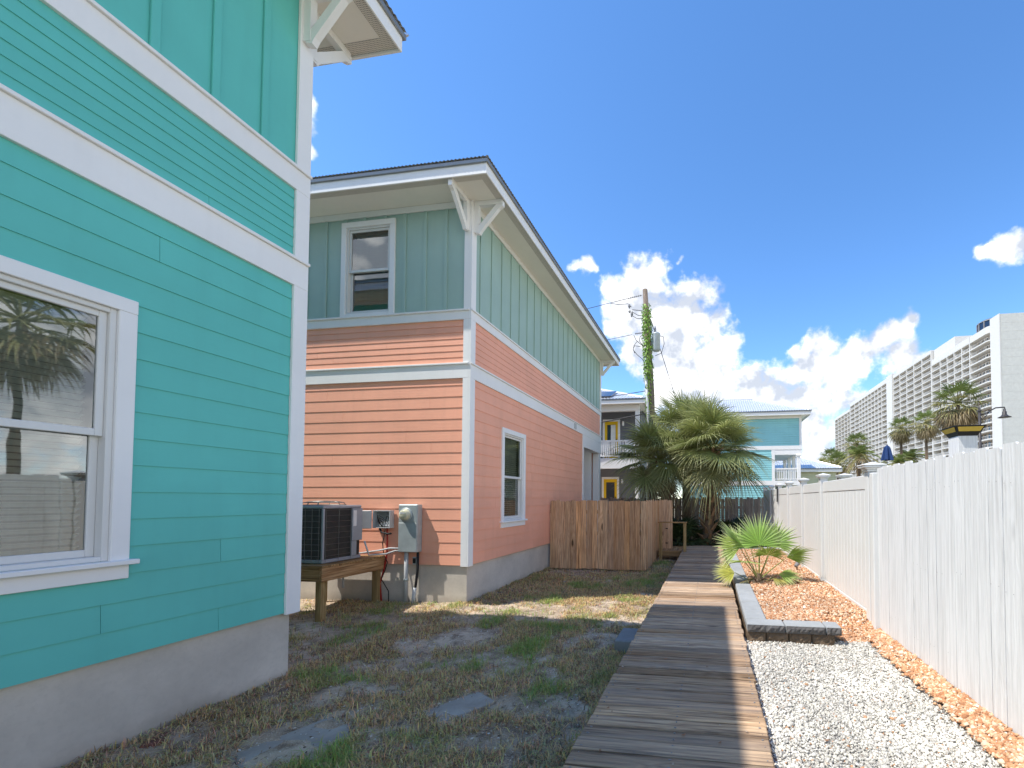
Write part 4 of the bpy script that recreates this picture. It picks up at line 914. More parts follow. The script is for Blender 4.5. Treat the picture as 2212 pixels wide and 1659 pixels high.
def frond_mesh(name, elev, petiole, R, nl, droop, col, tip=None, mat='palm', spread=2.45, seed=0, wmax=.03):
    rr = random.Random(seed); ax = np.array((0, math.cos(elev), math.sin(elev))); hub = ax*petiole+np.array((0, 0, -.10*petiole*math.cos(elev)))
    bl = np.array((0, math.cos(elev-.35), math.sin(elev-.35)))
    V, F = fan_vf(hub, bl, (1, 0, 0), R, spread, nl, droop, .12, wmax, .26, rr)
    c = np.tile(np.array(col), (len(V), 1)); t = np.tile(np.repeat(np.array((0, .2, .45, .65, .85, 1.)), 2), nl)[:, None]
    li = np.repeat(np.array([rr.uniform(.72, 1.2) for _ in range(nl)]), 12)[:, None]
    if tip is not None: c = c*(1-t**2)+np.array(tip)*t**2
    c = c*li
    Vp, Fp = tube_vf([(0, 0, 0), ax*petiole*.55+np.array((0, 0, .02)), hub], [.024, .015, .009], 5); k = len(V)
    V = np.concatenate([V, np.array(Vp)]); F = F+[tuple(i+k for i in f) for f in Fp]; c = np.concatenate([c, np.tile(np.array((.26, .28, .09)), (len(Vp), 1))])
    me = bpy.data.meshes.new(name); me.from_pydata([tuple(v) for v in V], [], F); at_ = me.color_attributes.new('col', 'FLOAT_COLOR', 'POINT')
    at_.data.foreach_set('color', np.concatenate([c, np.ones((len(c), 1))], 1).astype(np.float32).ravel()); me.materials.append(M[mat]); me.update(); return me
GREEN = (.22, .27, .09); OLIVE = (.38, .43, .15); YEL = (.48, .44, .13); BRN = (.24, .155, .085); TIPC = (.50, .50, .26)
EL = [1.40, 1.15, .88, .62, .36, .10, -.18, -.50]
SAB = {e: [frond_mesh('frond', e, .95, 1.12, 50, (.12, .45, .85)[q]*(.6+.6*max(0, 1-e)), [GREEN, OLIVE, OLIVE][q] if e > -.3 else (.22, .22, .085), TIPC, seed=int(e*100)+q*7+3, wmax=.019) for q in range(3)] for e in EL}
DEADF = [frond_mesh('dead_frond', e, .8, .8, 30, 1.4, BRN, (.33, .24, .15), seed=5+int(e*10), wmax=.02) for e in (-.9, -1.2)]
V, F = prism_vf([(-.05, 0, 0), (.05, 0, 0), (.028, .03, .20), (-.028, .03, .20)], (0, .025, 0)); V = np.array(V); V[:, 1] += .15*(V[:, 2]/.2)**1.2
boot_me = raw_mesh('leaf_base', V, F, M['boot'])
def sabal(label, base, top, n, sc, r0=.17, r1=.15, boots=70, dead=6, mesh=None):
    base = np.array(base, float); top = np.array(top, float); t = thing('cabbage_palm', label, 'palm tree', base, 'fan palms at the end of the boardwalk')
    s = np.linspace(0, 1, 9)[:, None]; path = base+(top-base)*s+np.array([0, 0, 0])*s; path[:, 0] += np.sin(s[:, 0]*math.pi)*.05
    Vt, Ft = tube_vf(path, np.interp(s[:, 0], [0, .1, 1], [r0*1.35, r0, r1]), 14); tr = obj('trunk', Vt, Ft, M['trunk'], t, True)
    for k in range(boots):
        u = (k+.5)/boots; p = base+(top-base)*u; p[0] += math.sin(u*math.pi)*.05; a = k*2.399; rad = r0+(r1-r0)*u-.01
        place('leaf_base', boot_me, p+np.array((math.cos(a), math.sin(a), 0))*rad, tr, rot=(random.uniform(-.25, .1), random.uniform(-.3, .3), a-math.pi/2), scale=(1.2, 1.2, random.uniform(.8, 1.35)))
    for k in range(n):
        u = (k+.5)/n; e = EL[min(7, int(u**.85*8))]; a = k*2.39996+random.uniform(-.25, .25)
        place('frond', random.choice(SAB[e]), top+np.array((0, 0, .12*(1-u)-.1)), t, rot=(random.uniform(-.25, .25), random.uniform(-.3, .3), a), scale=(sc*random.uniform(.72, 1.12),)*3)
    for k in range(dead): place('dead_frond', DEADF[k % 2], top+np.array((0, 0, -.2)), t, rotz=k*2.1+random.uniform(-.4, .4), scale=(sc*random.uniform(.8, 1.05),)*3)
    return t
sabal('cabbage palm with stubby leaf bases up its trunk, at the boardwalk end', (-.18, 15.1, .1), (.10, 15.0, 3.55), 60, 1.06, boots=95, dead=5)
sabal('dark cabbage palm crown leaning toward the grey house, behind the wooden fence', (-1.45, 15.9, 0), (-1.85, 15.8, 3.25), 52, 1.05, boots=30, dead=9)
sabal('tallest cabbage palm, its crown rising beside the vine-covered pole', (-.95, 16.6, 0), (-1.02, 16.6, 4.35), 46, 1.02, boots=30, dead=5)
def palmetto(label, loc, n, sc, seed):
    t = thing('palmetto', label, 'palmetto', loc, 'dark palmettos under the palms'); r = random.Random(seed)
    for k in range(n):
        e = r.choice([.9, .6, .35, .1, 1.2]); me = PMT[r.randrange(len(PMT))]
        place('frond', me[0] if e > .7 else me[1], np.array(loc)+np.array((r.uniform(-.12, .12), r.uniform(-.1, .1), .0)), t, rot=(r.uniform(-.1, .1), r.uniform(-.2, .2), k*2.4+r.uniform(-.3, .3)), scale=(sc*r.uniform(.75, 1.15),)*3)
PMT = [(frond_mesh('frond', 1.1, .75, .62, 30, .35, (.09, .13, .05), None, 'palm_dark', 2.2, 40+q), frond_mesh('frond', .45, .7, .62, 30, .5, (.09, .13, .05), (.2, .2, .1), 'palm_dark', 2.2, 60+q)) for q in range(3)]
palmetto('low dark palmetto in shade left of the bristly palm trunk', (-.95, 15.3, .05), 26, 1.1, 1)
palmetto('dark palmetto crowding the landing guard rail', (-1.35, 14.9, .05), 24, 1.05, 2)
palmetto('dark palmetto right of the bristly palm trunk before the old fence', (.55, 15.9, .12), 24, 1.0, 3)
palmetto('dark palmetto deep behind the wooden fence gate', (-1.9, 15.2, .02), 22, 1.0, 4)

# young fan palm in the bed
def young_palm():
    b = np.array((.84, 7.9, .36)); t = thing('young_fan_palm', 'young bright green fan palm growing in tan gravel beside the boardwalk', 'fan palm', b); k = .00133
    GR = (.25, .42, .06); LG = (.38, .52, .085); YG = (.64, .62, .10)
    # hub (photo offset right, up), depth offset, axis, side, radius, spread, leaflets, droop, colour
    LV = [((.01, .54), .05, (-.05, .25, 1), (1, .05, 0), .57, 1.75, 40, .10, GR), ((.25, .56), .10, (.62, .1, .72), (.7, -.3, -.6), .44, 1.45, 32, .12, GR),
          ((.13, .40), -.12, (.12, -.55, .45), (1, .1, 0), .38, 1.9, 34, .35, LG), ((-.29, .49), .12, (-.95, .1, .30), (.2, .45, .9), .46, 1.3, 32, .15, LG),
          ((-.24, .51), -.02, (-.62, -.1, .62), (.25, 1, .1), .58, .5, 18, .04, GR), ((-.22, .28), -.14, (-.35, -.6, .18), (1, -.3, 0), .37, 1.7, 30, .30, LG),
          ((-.39, .12), -.10, (-1, -.2, .05), (.1, .8, .5), .38, 1.15, 24, .12, YG), ((.44, .35), .05, (.96, -.1, .24), (.1, .7, -.6), .46, .95, 26, .16, GR),
          ((.30, .10), -.05, (.95, -.25, -.02), (.2, .9, .3), .38, 1.0, 24, .2, LG), ((-.03, -.01), -.22, (-.1, -.8, -.25), (1, 0, 0), .24, 1.4, 20, .5, YG),
          ((.20, .06), -.18, (.7, -.6, -.15), (.6, .7, 0), .30, .9, 18, .4, (.42, .36, .08)), ((-.16, .03), -.20, (-.8, -.5, -.12), (.4, -.8, .3), .22, .9, 16, .4, (.28, .15, .08)),
          ((.05, .50), .22, (.2, .8, .5), (1, -.2, 0), .45, 1.6, 30, .2, GR), ((-.10, .46), .24, (-.5, .8, .35), (.8, .5, 0), .42, 1.5, 28, .25, GR)]
    for (h, dy, ax, sd, R, sp, nl, dr, col) in LV:
        hub = b+np.array((h[0]*1.1, dy, h[1]*1.14+.03)); V, F = fan_vf(hub, ax, sd, R*1.15, sp, nl, dr, .06, .017, .36)
        li = np.repeat(np.array([random.uniform(.75, 1.25) for _ in range(nl)]), 12)[:, None]; tt = np.tile(np.repeat(np.array((0, .2, .45, .65, .85, 1.)), 2), nl)[:, None]
        c = np.array(col)*li*(1-tt**3)+np.array((.62, .62, .36))*tt**3; mid = (b+hub)/2+np.array((0, 0, -.03))*(1 if h[1] < .2 else -.6)
        Vp, Fp = tube_vf([b+np.array((0, 0, .03)), mid, hub], [.013, .009, .006], 6); m = len(V); V2 = np.concatenate([V, Vp]); c2 = np.concatenate([c, np.tile(np.array((.34, .36, .10)), (len(Vp), 1))])
        o = obj('frond', V2, F+[tuple(i+m for i in f) for f in Fp], M['palm'], t); at_ = o.data.color_attributes.new('col', 'FLOAT_COLOR', 'POINT')
        at_.data.foreach_set('color', np.concatenate([c2, np.ones((len(c2), 1))], 1).astype(np.float32).ravel())
    V, F = lathe_vf(b, [(.075, -.06), (.07, .03), (.05, .10), (.02, .15)], 10); obj('trunk', V, F, M['trunk'], t)
    for q in range(14):
        a = q*2.4; place('leaf_base', boot_me, b+np.array((math.cos(a)*.05, math.sin(a)*.05, -.02+.006*q)), t, rot=(-.5, 0, a-math.pi/2), scale=(.5, .5, .55))
young_palm()

# distant palms beyond the fence
def far_palm(label, crown, zg, kind, R, ndead, seed):
    r = random.Random(seed); c = np.array(crown, float); t = thing('tall_palm' if kind == 'fan' else 'date_palm', label, 'palm tree', (c[0], c[1], zg), 'palms beyond the white fence')
    tr = MB(); tr.tube([(c[0]+r.uniform(-.1, .1), c[1], zg), (c[0], c[1], c[2]-.1)], [.13, .10], 10); tr.build('trunk', M['trunk'], t, True)
    V, F, C = [], [], []
    def put(v, f, col):
        k = len(V); V.extend(v); F.extend([tuple(i+k for i in q) for q in f]); C.extend(col)
    n = 27 if kind == 'fan' else 28
    for i in range(n):
        u = (i+.5)/n; a = i*2.4+r.uniform(-.2, .2); e = 1.35-2.1*u; d = np.array((math.cos(a)*math.cos(e), math.sin(a)*math.cos(e), math.sin(e))); sd = np.array((-math.sin(a), math.cos(a), 0))
        g = np.array((.20, .25, .07))*r.uniform(.7, 1.2)
        if u > .5: g = g*.45+np.array((.42, .33, .15))*.6
        if kind == 'fan':
            v, f = fan_vf(c+d*R*.55, d, sd, R*.55, 2.0, 16, .8, .1, R*.022, .3, r); put(list(v), f, [g*r.uniform(.85, 1.15)]*len(v)); v, f = tube_vf([c, c+d*R*.55], [.02*R, .012*R], 4); put(v, f, [np.array((.28, .27, .1))]*len(v))
        else:
            pts = [c+d*R*s_+np.array((0, 0, -1.))*R*.55*s_*s_ for s_ in np.linspace(0, 1, 8)]
            v, f = tube_vf(pts, .012*R, 4); put(v, f, [np.array((.3, .3, .12))]*len(v))
            for j in range(1, 8):
                for sg in (-1, 1):
                    for w_ in (0, .5):
                        p = pts[j]*(1-w_)+pts[j-1]*w_; q = p+sd*sg*R*.26*(1-.5*abs(j/7-.4))+d*R*.12+np.array((0, 0, -.10*R)); w2 = d*R*.03
                        put([p-w2, p+w2, q], [(0, 1, 2)], [g*r.uniform(.8, 1.2)]*3)
    o = obj('crown', V, F, M['palm'], t); at_ = o.data.color_attributes.new('col', 'FLOAT_COLOR', 'POINT'); cc_ = np.array(C)
    at_.data.foreach_set('color', np.concatenate([cc_, np.ones((len(cc_), 1))], 1).astype(np.float32).ravel())
    V, F, C = [], [], []
    for i in range(ndead):
        a = i*2.4; e = r.uniform(-1.35, -.45); d = np.array((math.cos(a)*math.cos(e), math.sin(a)*math.cos(e), math.sin(e))); sd = np.array((-math.sin(a), math.cos(a), 0))
        v, f = fan_vf(c+d*R*.4-np.array((0, 0, .1)), d, sd, R*.6, 1.1, 12, .9, .1, R*.03, .35, r); put(list(v), f, [np.array((.36, .26, .14))*r.uniform(.5, 1.2)]*len(v))
    if ndead:
        o = obj('dead_skirt', V, F, M['palm'], t); at_ = o.data.color_attributes.new('col', 'FLOAT_COLOR', 'POINT'); cc_ = np.array(C)
        at_.data.foreach_set('color', np.concatenate([cc_, np.ones((len(cc_), 1))], 1).astype(np.float32).ravel())
far_palm('shaggy tall palm with a thick dead skirt behind the street lamp', (12.55, 23.95, 6.75), 0, 'fan', 1.4, 60, 11)
far_palm('slim palm with orange seed heads, next to the shaggy tall palm', (17.9, 38.85, 8.2), 0, 'fan', 1.35, 36, 12)
far_palm('slim palm with a hanging brown skirt, right above the navy umbrella', (16.7, 40.7, 8.1), 0, 'fan', 1.3, 26, 13)
far_palm('feathery date palm in front of the white tower, left of the navy umbrella', (13.7, 42.3, 6.0), 0, 'date', 1.9, 6, 14)
far_palm('taller feathery palm rising right behind the date palm', (14.2, 44.5, 7.2), 0, 'fan', 1.5, 8, 15)
far_palm('bushy palm at the left corner of the white tower', (13.35, 50.4, 6.4), 0, 'fan', 1.5, 8, 16)
far_palm('small palm standing at the cream cottage eave', (12.9, 46.3, 5.5), 0, 'fan', 1.5, 12, 17)
far_palm('low bushy palm under the slim palm with a hanging brown skirt', (18.4, 43.0, 5.7), 0, 'date', 1.8, 4, 18)
far_palm('low palm showing behind the navy umbrella', (15.6, 38.6, 4.9), 0, 'date', 1.5, 4, 19)
far_palm('tiny distant palm over the cream cottage roof', (16.4, 66, 6.9), 0, 'fan', 1.3, 2, 20)
far_palm('full palm across the fence, mirrored in the turquoise house window', (12.2, 9.9, 7.2), 0, 'fan', 1.9, 22, 21)
far_palm('second palm across the fence, mirrored low in the turquoise house window', (15.8, 17.5, 5.6), 0, 'date', 2.6, 8, 22)

# ------------------------------------------------------------------ utility pole
def utility():
    P = lambda x, y: at((1780+x/4.146)*2212/3000, (820+y/4.146)*2212/3000, 18.)
    base = np.array((-2.42, 18, 0)); t = thing('utility_pole', 'leaning timber utility pole with grey transformer, wrapped in vine', 'utility pole', base)
    top = P(455, 118); Vt, Ft = tube_vf([base, P(530, 1400), top], [.17, .145, .105], 14); obj('shaft', Vt, Ft, M['pole'], t, True)
    V, F = lathe_vf((0, 0, 0), [(.14, 0), (.165, .03), (.165, .70), (.17, .71), (.17, .75), (.10, .80), (.03, .82)], 18); c = P(592, 865); trf = obj('transformer', np.array(V)+c, F, M['meter_grey'], t, True)
    V, F = lathe_vf((0, 0, 0), [(.03, 0), (.055, .05), (.035, .10), (.05, .15), (.025, .22), (.012, .28)], 10); obj('bushing', np.array(V)+c+np.array((-.05, 0, .80)), F, M['insul'], trf, True)
    MB().tube([c+np.array((.16, 0, .65)), c+np.array((.30, 0, .6)), c+np.array((.34, 0, .3)), c+np.array((.22, 0, -.1)), c+np.array((-.05, 0, -.2))], .012, 6).build('lead_wire', M['rubber'], trf, True)
    MB().box(c[0]-.3, c[0]-.15, 17.95, 18.05, c[2]+.3, c[2]+.36).build('mounting_arm', M['insul'], trf)
    MB().tube([(-2.60, 17.86, 0), P(500, 1640)+np.array((0, -.12, 0)), P(470, 1180)+np.array((0, -.1, 0))], .065, 10).build('riser_conduit', M['pvc'], t, True)
    MB().tube([P(425, 375), P(300, 362)], .018, 6).build('cutout_arm', M['insul'], t)
    for (a, b) in (((262, 295), (265, 345)), ((300, 385), (290, 450)), ((262, 370), (272, 400))): MB().tube([P(*a), (P(*a)+P(*b))/2, P(*b)], [.03, .06, .03], 7).build('fuse_cutout', M['insul'], t)
    for (a, b) in (((420, 185), (240, 228)), ((440, 640), (330, 655))):
        A, B = P(*a), P(*b); mb = MB(); mb.tube([A, B], .012, 6)
        for q in np.linspace(.1, .9, 7): mb.tube([A+(B-A)*(q-.02), A+(B-A)*(q+.02)], .045, 8)
        mb.build('insulator_string', M['insul'], t)
    for pts in ([(318, 668), (345, 730), (400, 780), (440, 810)], [(360, 745), (320, 800), (310, 850), (360, 910), (420, 960), (450, 1010)], [(440, 660), (395, 690), (385, 740), (420, 790)], [(310, 395), (370, 430), (430, 438)], [(300, 435), (360, 470), (430, 470)], [(30, 282), (130, 300), (250, 290), (290, 330)], [(400, 810), (330, 800), (310, 840), (330, 890)]):
        MB().tube([P(*q) for q in pts], .013, 5).build('jumper_wire', M['wire'], t, True)
    # vine: small leaves hugging the shaft
    n = 3600; V, C = [], []; r = np.random.default_rng(9)
    for k in range(n):
        u = r.random()**.9; zc = 1.0+u*9.2
        dens_ = np.interp(zc, [1, 5.5, 6.6, 7.2, 9.9, 10.2], [.25, .3, .55, 1, 1, .15])
        if r.random() > dens_: continue
        A = base+(top-base)*(zc/top[2]); a = r.random()*6.28; rad = .13+.11*r.random()*dens_+(.05 if r.random() < .1 else 0); p = A+np.array((math.cos(a)*rad+.03, math.sin(a)*rad, r.uniform(-.1, .1)))
        nrm = np.array((math.cos(a), math.sin(a), r.uniform(-.2, .7))); nrm /= np.linalg.norm(nrm); s1 = np.cross(nrm, (0, 0, 1.)); s1 /= np.linalg.norm(s1); s2 = np.cross(nrm, s1); q = r.uniform(.045, .09)
        V += [p-s1*q*.6, p-s2*q*.2+nrm*.02, p+s1*q*.6, p+s2*q*1.1]; g_ = np.array((.20, .33, .05))*r.uniform(.5, 1.7); C += [g_]*4
    V = np.array(V); F = np.arange(len(V)).reshape(-1, 4); me = fast_mesh('climbing_vine', V-base, F, M['vine'], np.array(C)); o = bpy.data.objects.new('climbing_vine', me); COL.objects.link(o); o.location = base
    tag(o, 'green leafy vine climbing the utility pole', 'vine')
    def line(pts, r_, name, label, grp=None, sag=0):
        A, B = np.array(pts[0], float), np.array(pts[-1], float); s = np.linspace(0, 1, 14)[:, None]; Q = A+(B-A)*s; Q[:, 2] -= sag*4*(s*(1-s))[:, 0]
        tag(MB().tube(Q, r_, 5).build(name, M['wire'], None, True, loc=tuple(A)), label, 'wire', grp)
    e = P(240, 228); line([e, e+np.array((-30, 3, -.2))], .012, 'power_line', 'topmost power line leaving the pole over the peach roof', 'overhead lines', 1.0)
    e = P(300, 665); line([e, e+np.array((-30, 3, -.3))], .010, 'power_line', 'lower power line leaving the pole below the fuse cutouts', 'overhead lines', .8)
    line([P(460, 1350), P(0, 1440)+np.array((-9, 2, .4))], .016, 'service_line', 'service cable crossing in front of the grey house roof', 'overhead lines', .25)
    line([P(335, 1545)+np.array((0, 2.5, .2)), P(0, 1620)+np.array((-2, 2.4, -.1))], .03, 'service_line', 'thick cable drop under the grey house eave', 'overhead lines', .02)
    line([P(525, 480), P(810, 1380), P(525, 480)+(P(810, 1380)-P(525, 480))*2.6], .014, 'guy_wire', 'straight guy wire slanting down from the pole to the palms')
utility()

# ------------------------------------------------------------------ grey house with yellow doors
def grey_house():
    h = thing('grey_house', 'grey house with yellow doors and white balcony behind the pole', 'house', (-8, 25, 0)); Yf, Yw = 20.9, 22.2
    Wl = Wall((0, Yw, 0), (1, 0, 0), (0, -1, 0)); x0, x1 = -12, -3.55
    box('wall', M['grey_wall'], h, x0, x1-.1, Yw+.001, 29, 0, 6.6)
    for k in range(40):
        x = x0+.1+k*.21
        if x < x1-.15 and not -5.75 < x < -4.75: Wl.box('batten', M['grey_wall'], h, x-.02, x+.02, 3.95, 6.35, .001, .016)
    for z0, xo in ((3.92, 0), (.86, -.045)):
        a, b = -5.58+xo, -4.86+xo; mb = MB()
        for (p, q, r, s) in ((a-.11, a, z0, z0+2.14), (b, b+.11, z0, z0+2.14), (a, b, z0+2.03, z0+2.14)): V, F = box_vf(p, q, Yw-.04, Yw-.001, r, s); mb.add(V, F)
        d = mb.build('door', M['white'], h); mb = MB()
        for (p, q, r, s) in ((a, a+.13, z0, z0+2.029), (b-.13, b, z0, z0+2.029), (a+.13, b-.13, z0+1.86, z0+2.029), (a+.13, b-.13, z0, z0+.28)): mb.box(p, q, Yw-.03, Yw-.002, r, s)
        mb.build('leaf_frame', M['yellow'], d); box('door_glass', M['glass_far'], d, a+.131, b-.131, Yw-.012, Yw-.003, z0+.281, z0+1.859); box('handle', M['black'], d, b-.09, b-.06, Yw-.06, Yw-.031, z0+.95, z0+1.1)
        if xo == 0: box('glass_blind', M['blind'], d, a+.33, b-.14, Yw-.016, Yw-.0125, z0+.55, z0+1.85)
        lf = MB(); V, F = lathe_vf((b+.28, Yw-.06, z0+1.78), [(.05, 0), (.06, .03), (.06, .20), (.04, .24)], 10); lf.add(V, F).build('wall_lamp', M['white'], h)
    a = -6.6; mb = MB(); mb.box(a, a+.11, Yw-.04, Yw-.001, .86, 3.0); mb.box(a+.6, a+.71, Yw-.04, Yw-.001, .86, 3.0); d = mb.build('door', M['white'], h); box('leaf_frame', M['yellow'], d, a+.111, a+.599, Yw-.03, Yw-.002, .86, 2.9)
    box('gas_meter', M['insul'], h, -3.95, -3.72, Yw-.1, Yw-.002, 1.75, 2.45, .02)
    box('balcony_beam', M['white'], h, x0, x1+.05, Yf-.08, Yf+.06, 3.35, 3.87, .005); box('balcony_floor', M['white'], h, x0, x1, Yf+.061, Yw-.002, 3.70, 3.86); box('porch_floor', M['concrete'], h, x0, x1, Yf, Yw-.002, -.1, .86)
    box('upper_beam', M['white'], h, x0, x1+.05, Yf-.06, Yf+.08, 6.22, 6.52, .005); box('porch_ceiling', M['white'], h, x0, x1, Yf+.081, Yw-.002, 6.45, 6.5)
    for x in (x1-.05, x0+.2, -8.6): box('column', M['white'], h, x-.1, x+.1, Yf-.05, Yf+.15, 3.871, 6.219, .01); box('column', M['white'], h, x-.1, x+.1, Yf-.05, Yf+.15, 0, 3.349, .01)
    box('rail', M['white'], h, x0, x1-.15, Yf, Yf+.07, 4.70, 4.78, .005); box('rail', M['white'], h, x0, x1-.15, Yf+.01, Yf+.06, 3.96, 4.01, .005)
    bm = raw_mesh('baluster', *box_vf(-.022, .022, -.02, .02, 0, .685), M['white'])
    x = x1-.22
    while x > -7.6: place('baluster', bm, (x, Yf+.035, 4.012), h); x -= .112
    xa, xb, ya, yb, zr = eaves(h, x0, x1, Yf-.05, 29, .42, 6.53); hip_roof(h, M['metal_roof'], xa, xb, ya, yb, zr, .42, .16, .016)
    sp = MB(); s = .42
    def rp(x, d, o=.05): return (x, ya+d, zr+d*s+o)
    for k in range(2): sp.prism([rp(-6.9+k*1.05, .25), rp(-5.9+k*1.05-.02, .25), rp(-5.9+k*1.05-.02, 1.7), rp(-6.9+k*1.05, 1.7)], (0, -.02, .04))
    sp.build('solar_panel', M['solar'], h)
    for k, x in enumerate((-5.55, -4.15)):
        c = thing('balcony_chair', ('white slatted chair before the upper yellow door of the grey house', 'white slatted chair by the grey house balcony corner column')[k], 'chair', (x, 21.7, 3.86), 'chairs on the grey house balcony'); mb = MB()
        for q in range(5): mb.box(x-.25+q*.105, x-.25+q*.105+.085, 21.45, 21.95, 4.25, 4.27)
        mb.build('seat', M['white'], c); mb = MB()
        for q in range(5): mb.box(x-.25+q*.105, x-.25+q*.105+.085, 21.95, 21.975, 4.28, 4.85)
        mb.build('backrest', M['white'], c)
        for (a, b) in ((-.25, 21.47), (.22, 21.47), (-.25, 21.93), (.22, 21.93)): box('leg', M['white'], c, x+a, x+a+.04, b, b+.04, 3.862, 4.249)
        for a in (-.29, .23): box('armrest', M['white'], c, x+a, x+a+.07, 21.42, 21.94, 4.45, 4.475)
grey_house()
# ------------------------------------------------------------------ aqua house and cream cottage
def aqua_house():
    h = thing('aqua_house', 'aqua lap-sided house with grey metal hip roof behind the palms', 'house', (2, 27, 0)); Y0, Y1 = 25.0, 29.8; x0, x1 = -1.6, 5.03
    Wl = Wall((0, Y0, 0), (1, 0, 0), (0, -1, 0)); E = Wall((x1, 0, 0), (0, 1, 0), (1, 0, 0))
    box('wall', M['aqua'], h, x0, x1-.001, Y0+.001, Y1, 4.80, 6.55); box('wall', M['aqua'], h, x0, 3.52, Y0+.001, Y1, 0, 4.799)
    siding(Wl, h, M['aqua'], x0, x1-.1, 4.84, 6.38, .127, joint=9, tb=.03); siding(Wl, h, M['aqua'], x0, 3.42, .3, 2.60, .127, joint=9, tb=.03); siding(Wl, h, M['aqua'], x0, 3.42, 2.88, 4.8, .127, joint=9, tb=.03); siding(E, h, M['aqua'], Y0+.1, Y1, 4.84, 6.38, .127, joint=9, tb=.03)
    Wl.box('corner_trim', M['white'], h, x1-.1, x1+.03, 4.84, 6.38, .001, .035); Wl.box('frieze', M['white'], h, x0, x1+.03, 6.381, 6.52, .001, .04)
    Wl.box('trim_band', M['white'], h, x0, x1+.03, 4.62, 4.835, .001, .05); Wl.box('trim_band', M['white'], h, 3.40, x1+.03, 4.33, 4.615, -.15, .035); Wl.box('corner_trim', M['white'], h, 3.42, 3.58, 0, 4.61, .001, .045)
    Wl.box('floor_band', M['white'], h, x0, x1+.03, 2.61, 2.87, .001, .05)
    box('porch_floor', M['white'], h, 3.585, x1, Y0, Y1, 2.62, 2.86); box('porch_ceiling', M['white'], h, 3.585, x1, Y0+.16, Y1, 4.40, 4.60)
    for y in (Y0+.06, Y0+1.5, Y0+3.0, Y1-.2):
        box('column', M['white'], h, x1-.24, x1-.04, y-.1, y+.1, 2.861, 4.40, .01); box('column_cap', M['white'], h, x1-.28, x1, y-.14, y+.14, 4.26, 4.329, .01)
        box('pier', M['white'], h, x1-.24, x1-.04, y-.1, y+.1, 0, 2.60)
    box('rail', M['white'], h, 3.585, x1-.25, Y0, Y0+.07, 3.50, 3.58); box('rail', M['white'], h, 3.585, x1-.25, Y0+.01, Y0+.06, 2.93, 2.98)
    bm = raw_mesh('baluster', *box_vf(-.02, .02, -.02, .02, 0, .518), M['white'])
    for x in np.arange(3.66, x1-.28, .095): place('baluster', bm, (x, Y0+.035, 2.981), h)
    box('back_skirt', M['cream'], h, 3.53, x1-.2, Y1-.3, Y1-.2, 0, 2.6)
    xa, xb, ya, yb, zr = eaves(h, x0, x1, Y0, Y1, .45, 6.53); hip_roof(h, M['metal_roof'], xa, xb, ya, yb, zr, .46, .13, .014)
    c = thing('cream_cottage', 'low cream-sided cottage with grey metal roof right of the aqua house', 'house', (7, 33, 0)); Y0, Y1 = 30.6, 36.6; x0, x1 = 3.0, 8.4
    box('wall', M['cream'], c, x0, x1, Y0+.001, Y1, 0, 3.7); Wl = Wall((0, Y0, 0), (1, 0, 0), (0, -1, 0)); siding(Wl, c, M['cream'], x0, x1, .3, 3.62, .15, joint=9, tb=.03); E2 = Wall((x1, 0, 0), (0, 1, 0), (1, 0, 0)); siding(E2, c, M['cream'], Y0, Y1, .3, 3.62, .15, joint=9, tb=.03)
    xa, xb, ya, yb, zr = eaves(c, x0, x1, Y0, Y1, .32, 3.70); hip_roof(c, M['metal_roof'], xa, xb, ya, yb, zr, .42, .16, .016)
aqua_house()

